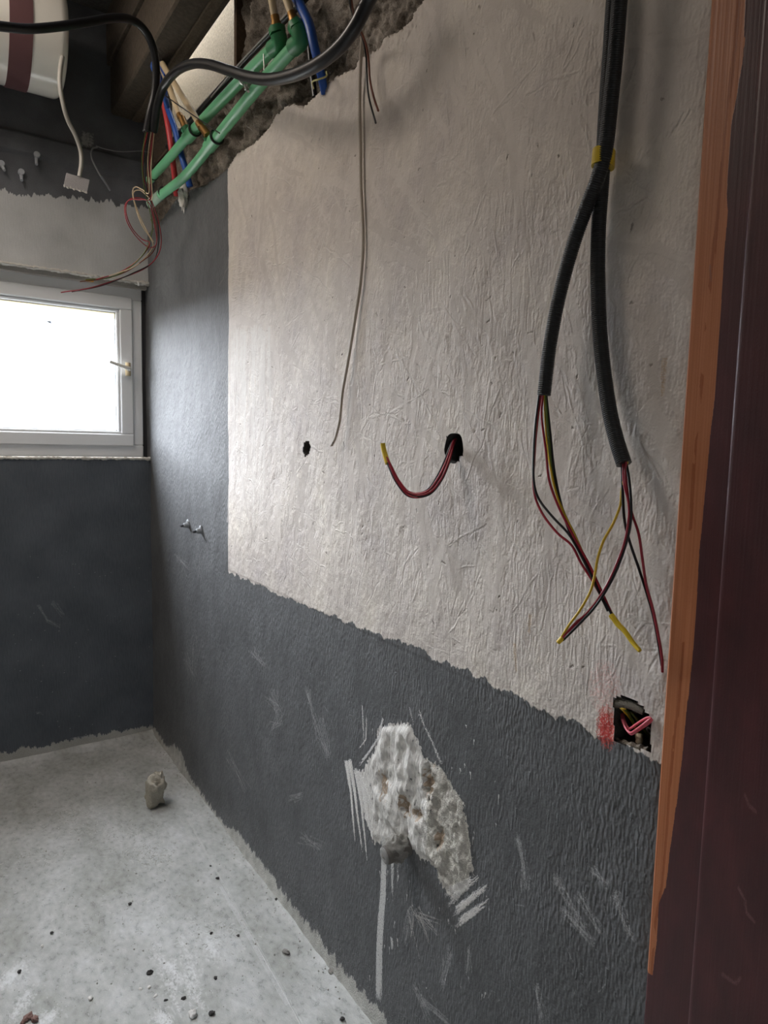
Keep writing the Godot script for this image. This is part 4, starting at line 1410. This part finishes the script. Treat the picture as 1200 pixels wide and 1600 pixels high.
# ---------------------------------------------------------------- the two corrugated conduits by the door
func build_hanging_conduits() -> void:
	var cor := mat("corrugated_black_plastic", Color8(34, 36, 38), 0.38)
	var wm := wire_mats()
	var tape := mat("yellow_tape", Color8(214, 182, 40), 0.45)
	var r := 0.0118
	var a := line_x([[974, -60, -0.045], [968, 0, -0.045], [962, 80, -0.045], [954, 160, -0.045], [946, 232, -0.045], [935, 275, -0.045], [917, 322, -0.045], [899, 372, -0.045], [882, 430, -0.045], [868, 490, -0.045], [857, 555, -0.047], [850, 618, -0.05]])
	var c := thing("corrugated_conduit", a[-1], "black corrugated conduit ending higher, its wires bound in a long yellow tip", "conduit", "conduits hanging by the door frame")
	part(c, "tube", tube(a, r, r, 14, 0.00078, 0.0012, 1.0, true), cor)
	var b := line_x([[966, -60, -0.022], [959, 0, -0.022], [953, 90, -0.022], [947, 170, -0.022], [943, 240, -0.022], [939, 300, -0.022], [935, 360, -0.022], [934, 430, -0.022], [936, 500, -0.022], [942, 570, -0.024], [952, 640, -0.028], [964, 690, -0.032], [975, 725, -0.036]])
	var d := thing("corrugated_conduit", b[-1], "black corrugated conduit hanging lower, its wires spreading towards the door frame", "conduit", "conduits hanging by the door frame")
	part(d, "tube", tube(b, r, r, 14, 0.00078, 0.0012, 1.0, true), cor)
	# yellow band holding both
	var y0 := on_x(944, 236, -0.034)
	var y1 := on_x(942, 261, -0.034)
	var o := part(self, "tape_band", tube([y0, y0.lerp(y1, 0.5), y1], 0.0250, 0.0255, 20, 0.006, 0.0, 0.62), tape)
	tag(o, "yellow tape band binding the two corrugated conduits together", "tape")
	# wires of the upper conduit
	for s in [
		[0, [[843, 612, -0.052], [837, 660, -0.06], [834, 705, -0.065], [834, 750, -0.07], [841, 778, -0.07], [862, 806, -0.07], [888, 834, -0.068], [905, 862, -0.066], [922, 895, -0.064], [936, 925, -0.064], [950, 955, -0.064]]],
		[1, [[846, 612, -0.05], [840, 655, -0.056], [835, 710, -0.06], [834, 765, -0.066], [846, 800, -0.07], [870, 832, -0.07], [893, 852, -0.067], [908, 880, -0.064], [926, 908, -0.062], [945, 942, -0.062], [958, 962, -0.062]]],
		[1, [[849, 612, -0.05], [846, 650, -0.058], [853, 705, -0.065], [858, 750, -0.068], [872, 790, -0.068], [890, 826, -0.066], [906, 856, -0.064], [922, 885, -0.062], [938, 920, -0.062], [954, 955, -0.062]]],
		[3, [[851, 612, -0.05], [852, 650, -0.05], [856, 700, -0.056], [865, 755, -0.06], [878, 795, -0.062], [896, 833, -0.062], [912, 868, -0.06], [926, 905, -0.06], [942, 935, -0.06], [956, 958, -0.06]]],
		[0, [[853, 612, -0.048], [860, 680, -0.052], [866, 735, -0.056], [876, 785, -0.06], [890, 832, -0.062], [907, 866, -0.063], [925, 902, -0.063], [940, 930, -0.063], [957, 962, -0.063]]],
		[4, [[852, 612, -0.049], [857, 680, -0.055], [864, 745, -0.058], [880, 798, -0.06], [898, 836, -0.06], [914, 872, -0.06], [930, 908, -0.061], [946, 940, -0.062]]]]:
		part(c, "wire", tube(line_x(s[1]), 0.0021, 0.0021, 7, 0.008), wm[s[0]])
	var t := part(c, "taped_tip", tube(line_x([[955, 961, -0.063], [966, 976, -0.064], [976, 986, -0.065], [988, 1003, -0.066], [1000, 1017, -0.068]]), 0.0046, 0.0032, 8, 0.004), tape)
	t.set_meta("label", "yellow taped tip of the wires")
	# wires of the lower conduit
	for s in [
		[1, [[974, 720, -0.036], [975, 755, -0.04], [982, 785, -0.045], [982, 815, -0.05], [975, 850, -0.055], [962, 885, -0.06], [945, 920, -0.066], [920, 955, -0.072], [898, 975, -0.078], [878, 998, -0.084]]],
		[0, [[978, 720, -0.036], [983, 750, -0.04], [986, 790, -0.045], [984, 825, -0.05], [972, 868, -0.056], [955, 908, -0.063], [932, 945, -0.07], [908, 972, -0.076], [880, 1000, -0.084]]],
		[1, [[977, 720, -0.035], [979, 760, -0.04], [984, 800, -0.045], [980, 838, -0.05], [968, 876, -0.056], [950, 914, -0.063], [924, 952, -0.07], [900, 978, -0.077], [879, 999, -0.084]]],
		[3, [[971, 768, -0.034], [969, 790, -0.038], [958, 818, -0.045], [943, 845, -0.055], [934, 872, -0.06], [929, 900, -0.064], [922, 925, -0.07], [905, 955, -0.077], [890, 975, -0.081], [876, 998, -0.084]]],
		[3, [[980, 720, -0.036], [976, 745, -0.036], [971, 768, -0.034]]],
		[0, [[972, 720, -0.034], [973, 770, -0.036], [976, 815, -0.038], [985, 850, -0.038], [997, 885, -0.036], [1010, 925, -0.034], [1020, 960, -0.03], [1028, 1000, -0.026], [1034, 1040, -0.02]]],
		[1, [[978, 720, -0.038], [978, 760, -0.04], [986, 798, -0.042], [998, 835, -0.042], [1004, 875, -0.04], [1010, 915, -0.038], [1021, 955, -0.034], [1029, 995, -0.03], [1034, 1025, -0.026], [1035, 1050, -0.02]]]]:
		part(d, "wire", tube(line_x(s[1]), 0.0021, 0.0021, 7, 0.008), wm[s[0]])
	t = part(d, "taped_tip", tube(line_x([[880, 996, -0.084], [875, 1001, -0.085], [872, 1004, -0.086]]), 0.0042, 0.0036, 8, 0.004), tape)
	t.set_meta("label", "yellow taped tip of the wires")

# ---------------------------------------------------------------- wires from the round hole
func build_wall_wires() -> void:
	var wm := wire_mats()
	var sleeve := thing("round_wall_box", Vector3(0.05, HOLE.y, HOLE.x), "dark round wiring box sunk in the white plaster", "wiring box")
	part(sleeve, "liner", lathe(Vector3(-0.001, HOLE.y, HOLE.x), Vector3(1, 0, 0), [[0.0, 0.0330], [0.0, 0.0322], [0.052, 0.0315], [0.052, 0.0]], 32), mat("grey_liner", Color8(72, 72, 70), 0.7))
	part(sleeve, "ear", box(Vector3(0.004, HOLE.y - 0.026, HOLE.x + 0.010), Vector3(0.02, HOLE.y - 0.016, HOLE.x + 0.022), 0.002), mat("plate_grey", Color8(176, 172, 172)))
	var b := thing("wire_bundle", Vector3(0.02, HOLE.y, HOLE.x), "bundle of dark red and black wires curling out of the round hole", "wires")
	var n := 0
	for s in [[1, 0.0, -2.0], [0, 4.0, 3.0], [1, 2.0, 4.0], [0, -3.0, 1.0], [1, 1.0, -3.0], [0, -1.0, 4.0], [1, 4.0, 0.0], [0, -2.0, -3.0]]:
		var ox: float = s[1]
		var oy: float = s[2]
		var tight := [1.0, 1.0, 1.0, 1.0, 1.0, 1.0, 0.8, 0.7, 0.6]
		var pts := []
		var path := [[712, 684, 0.03], [706, 696, -0.004], [697, 722, -0.03], [685, 748, -0.05], [667, 770, -0.07], [640, 772, -0.085], [621, 752, -0.095], [609, 728, -0.10], [603, 715, -0.10]]
		for k in path.size():
			var spread: float = [0.4, 0.6, 1.0, 1.1, 0.9, 0.9, 0.8, 0.6, 0.4][k]
			pts.append(on_x(path[k][0] + ox * spread, path[k][1] + oy * spread, path[k][2] + 0.0015 * sin(n * 2.4 + k)))
		part(b, "wire", tube(pts, 0.0021, 0.0021, 7, 0.006), wm[s[0]])
		n += 1
	var t := part(b, "taped_tip", tube(line_x([[606, 724, -0.10], [602, 712, -0.10], [599, 700, -0.10], [598, 693, -0.10]]), 0.0062, 0.0056, 10, 0.004), mat("yellow_tape", Color8(214, 182, 40)))
	t.set_meta("label", "yellow taped tip")
	# the small hole left of the white cable: brick behind it
	var g := zy(480, 701)
	var k2 := part(self, "bored_hole", lathe(Vector3(0.002, g.y, g.x), Vector3(1, 0, 0), [[0.0, 0.024], [0.03, 0.020], [0.034, 0.0]], 20), mat("hole_dust", Color8(92, 86, 80), 0.95, 0.0, 0.5, 20.0))
	tag(k2, "small ragged hole bored into the white plaster beside the white cable", "hole")
	# two fixing stubs under the window corner
	var plug := mat("painted_stub", Color8(150, 154, 158), 0.5)
	var dark := mat("stub_core", Color8(54, 54, 58), 0.6)
	n = 0
	for s in [[295, 820], [315, 829]]:
		var p := on_x(s[0], s[1], 0.0)
		var w := thing("fixing_stub", p, ["paint-smeared fixing stub nearest the window corner", "paint-smeared fixing stub nearest the white plaster"][n], "fixing", "pair of fixing stubs on the charcoal wall")
		part(w, "sleeve", lathe(p + Vector3(0.004, 0, 0), Vector3(-1, -0.05, 0.1), [[0, 0.013], [0.010, 0.012], [0.026, 0.010], [0.028, 0.007], [0.028, 0.0]], 14), plug)
		part(w, "core", tube([p + Vector3(-0.02, -0.001, 0), p + Vector3(-0.036, -0.004, 0.004)], 0.006, 0.005, 8, 0.01), dark)
		part(w, "paint_crust", lump(p + Vector3(-0.003, 0.006, -0.003), Vector3(0.006, 0.016, 0.014), 95 + n, 0.6, 8, 12), plug)
		n += 1

# ---------------------------------------------------------------- the open socket box
func build_socket() -> void:
	var wm := wire_mats()
	var lo := Vector2(1e9, 1e9)
	var hi := -lo
	for q in socket:
		lo = lo.min(q); hi = hi.max(q)
	var s := thing("socket_box", Vector3(0.05, lo.y, (lo.x + hi.x) / 2), "square wiring box let into the wall with pink and green wires", "wiring box")
	var shell := mat("old_steel_box", Color8(88, 84, 76), 0.7, 0.2, 0.3, 12.0, true)
	var c0 := Vector3(0.002, lo.y - 0.004, lo.x - 0.003)
	var c1 := Vector3(0.052, hi.y - 0.012, hi.x + 0.006)
	part(s, "box_shell", boxes([[Vector3(c1.x, c0.y, c0.z), Vector3(c1.x + 0.004, c1.y, c1.z)], [c0, Vector3(c1.x, c0.y + 0.003, c1.z)], [Vector3(c0.x + 0.006, c1.y - 0.003, c0.z), c1], [c0, Vector3(c1.x, c1.y, c0.z + 0.003)], [Vector3(c0.x, c0.y, c1.z - 0.003), c1]]), shell)
	var lip := part(s, "mortar_lip", tube(line_x([[962, 1097, 0.006], [975, 1098, 0.005], [990, 1103, 0.005], [1006, 1112, 0.006]]), 0.010, 0.006, 8, 0.004, 0.0, 0.6), mat("grey_mortar", Color8(140, 132, 118), 0.95, 0.0, 0.6, 20.0))
	lip.set_meta("label", "grey broken mortar edge")
	part(s, "crumbs", tube(line_x([[963, 1158, 0.010], [980, 1163, 0.008], [1000, 1169, 0.008], [1014, 1174, 0.006]]), 0.006, 0.007, 7, 0.004, 0.002), mat("pale_mortar", Color8(172, 160, 144), 0.95, 0.0, 0.6, 20.0))
	for w in [
		[6, 0.0021, [[970, 1108, 0.03], [972, 1122, 0.012], [977, 1136, 0.002], [985, 1145, -0.006], [996, 1139, -0.008], [1008, 1130, -0.008], [1017, 1123, -0.006], [1017, 1127, -0.004], [1008, 1134, -0.004], [996, 1142, -0.004], [987, 1147, 0.0], [982, 1144, 0.012]]],
		[6, 0.0021, [[973, 1110, 0.03], [975, 1124, 0.014], [982, 1138, 0.006], [987, 1137, 0.004], [997, 1130, 0.0], [1010, 1122, -0.002], [1018, 1121, -0.002]]],
		[4, 0.0022, [[963, 1098, 0.012], [970, 1104, 0.004], [980, 1112, 0.012], [990, 1128, 0.03], [1006, 1150, 0.045]]],
		[3, 0.0022, [[966, 1098, 0.012], [973, 1107, 0.002], [978, 1105, 0.006], [972, 1098, 0.01], [968, 1103, 0.004], [976, 1112, 0.01], [988, 1127, 0.03], [1000, 1156, 0.04]]],
		[4, 0.0022, [[985, 1112, 0.02], [996, 1124, 0.024], [1008, 1142, 0.03], [1016, 1152, 0.04]]],
		[4, 0.0021, [[978, 1108, 0.03], [992, 1122, 0.034], [1010, 1146, 0.044]]]]:
		part(s, "wire", tube(line_x(w[2]), w[1], w[1], 7, 0.004), wm[w[0]])
	for q in [[994, 1108, 0.04], [966, 1122, 0.045], [1016, 1141, 0.045]]:
		part(s, "knockout", lathe(on_x(q[0], q[1], q[2]), Vector3(-1, 0, 0), [[0, 0.006], [0.004, 0.006], [0.004, 0.003], [0.001, 0.003]], 12), mat("zinc_steel", Color8(176, 176, 172)))
	part(s, "connector", tube(line_x([[998, 1148, 0.02], [999, 1156, 0.016], [998, 1160, 0.016]]), 0.006, 0.0055, 8, 0.004), mat("wire_cream", Color8(212, 192, 160)))

# ---------------------------------------------------------------- the stub in the broken spot, the lump and the crumbs
func build_small() -> void:
	var torn := mat("crusted_plaster", Color8(186, 182, 174), 0.95, 0.0, 0.15, 14.0, true)
	var p := on_x(636, 1322, 0.0)
	var stub := thing("pipe_stub", p, "plaster-crusted pipe stub sticking out of the broken charcoal wall", "pipe stub")
	var ax := Vector3(-1, -0.12, -0.10).normalized()
	part(stub, "pipe", lathe(p, ax, [[-0.01, 0.022], [0.056, 0.0215], [0.060, 0.020], [0.060, 0.0]], 24), mat("grey_pvc", Color8(116, 110, 104), 0.6, 0.0, 0.2, 20.0))
	part(stub, "plaster_crust", lump(p + ax * 0.026 + Vector3(0, 0.003, -0.003), Vector3(0.034, 0.028, 0.028), 97, 0.5, 18, 26, 2.4), torn)
	part(stub, "end_cap", lathe(p + ax * 0.056, ax, [[0, 0.020], [0.007, 0.019], [0.009, 0.015], [0.009, 0.0]], 20), mat("cap_grey", Color8(160, 158, 154), 0.7, 0.0, 0.3, 20.0))
	# the lump of dried mortar on the floor
	var b := on_y(243, 1256, 0.006)
	var v := Vector3(0, 0.058, 0)
	var l := part(self, "mortar_lump", lump(Vector3.ZERO, Vector3(0.040, 0.064, 0.036), 101, 0.5, 26, 36, 1.3, 0.55), mat("dry_mortar", Color8(210, 202, 184), 0.95, 0.0, 0.25, 9.0, true))
	l.position = b + v
	l.rotation = Vector3(0.05, 0.6, -0.06)
	tag(l, "upright lump of dried mortar standing on the concrete floor", "mortar lump")
	# single crumbs large enough to pick out
	var dark := mat("dark_crumb", Color8(58, 56, 54), 0.9)
	var pale := mat("pale_crumb", Color8(212, 210, 204), 0.9)
	var rust := mat("rusty_crumb", Color8(124, 96, 88), 0.9)
	var n := 0
	for q in [[234, 1520, 0.010, 0], [301, 1584, 0.013, 1], [330, 1583, 0.008, 0], [45, 1588, 0.012, 2], [55, 1592, 0.010, 2], [38, 1596, 0.009, 2], [337, 1528, 0.006, 0], [287, 1560, 0.006, 0], [233, 1543, 0.006, 1], [220, 1545, 0.006, 1], [243, 1556, 0.006, 1], [141, 1560, 0.008, 1], [340, 1372, 0.006, 0], [329, 1353, 0.004, 0], [203, 1412, 0.006, 0], [330, 1458, 0.005, 0], [372, 1462, 0.005, 0], [81, 1457, 0.005, 0], [66, 1478, 0.005, 1], [259, 1563, 0.005, 0], [30, 1518, 0.006, 0], [447, 1487, 0.010, 3], [432, 1405, 0.006, 0], [517, 1518, 0.010, 3], [535, 1592, 0.007, 0], [484, 1432, 0.007, 3]]:
		var at := on_y(q[0], q[1], q[2] * 0.4)
		var o := part(self, "floor_crumb", lump(Vector3.ZERO, Vector3(q[2], q[2] * 0.55, q[2] * 0.8), 120 + n, 0.9, 7, 10, 1.4), [dark, pale, rust, torn][q[3]])
		o.position = at
		o.rotation.y = n * 1.3
		var own: String = {0: "largest dark crumb, lying beside the white dust streak", 1: "largest white plaster chip lying on the concrete floor", 2: "dark crumb lying next to the largest white plaster chip", 3: "largest reddish brick crumb on the white dust", 21: "mortar crumb at the wall foot below the chalky scuffs", 23: "mortar crumb at the wall foot near the plaster drip", 25: "small mortar crumb at the wall foot, farthest from the drip"}.get(n, "")
		tag(o, own if own else ["dark crumb of rubble lying on the concrete floor", "white plaster chip lying on the concrete floor", "reddish crumb of brick lying on the concrete floor", "grey mortar crumb lying at the foot of the charcoal wall"][q[3]], "crumb", ["dark crumbs on the floor", "white chips on the floor", "reddish crumbs on the floor", "mortar crumbs along the wall"][q[3]])
		n += 1
	# uncountable grit
	var mm := MultiMesh.new()
	mm.transform_format = MultiMesh.TRANSFORM_3D
	mm.mesh = lump(Vector3.ZERO, Vector3(0.0022, 0.0014, 0.0019), 160, 0.6, 4, 6, 2.0)
	mm.instance_count = 420
	for k in 420:
		var at := Vector3(-absf(rng.randfn(0, 0.5)) - 0.01, 0.002, rng.randf_range(0.1, 2.4))
		if k % 3 == 0:
			at.x = -0.012 - absf(rng.randfn(0, 0.02))
		mm.set_instance_transform(k, Transform3D(Basis(Vector3.UP, rng.randf() * TAU).scaled(Vector3.ONE * rng.randf_range(0.4, 1.6)), at))
	var gr := MultiMeshInstance3D.new()
	gr.name = "floor_grit"
	gr.multimesh = mm
	gr.material_override = mat("grit", Color8(158, 155, 148), 0.95)
	add_child(gr)
	tag(gr, "fine grit strewn over the concrete floor", "grit", "", "stuff")
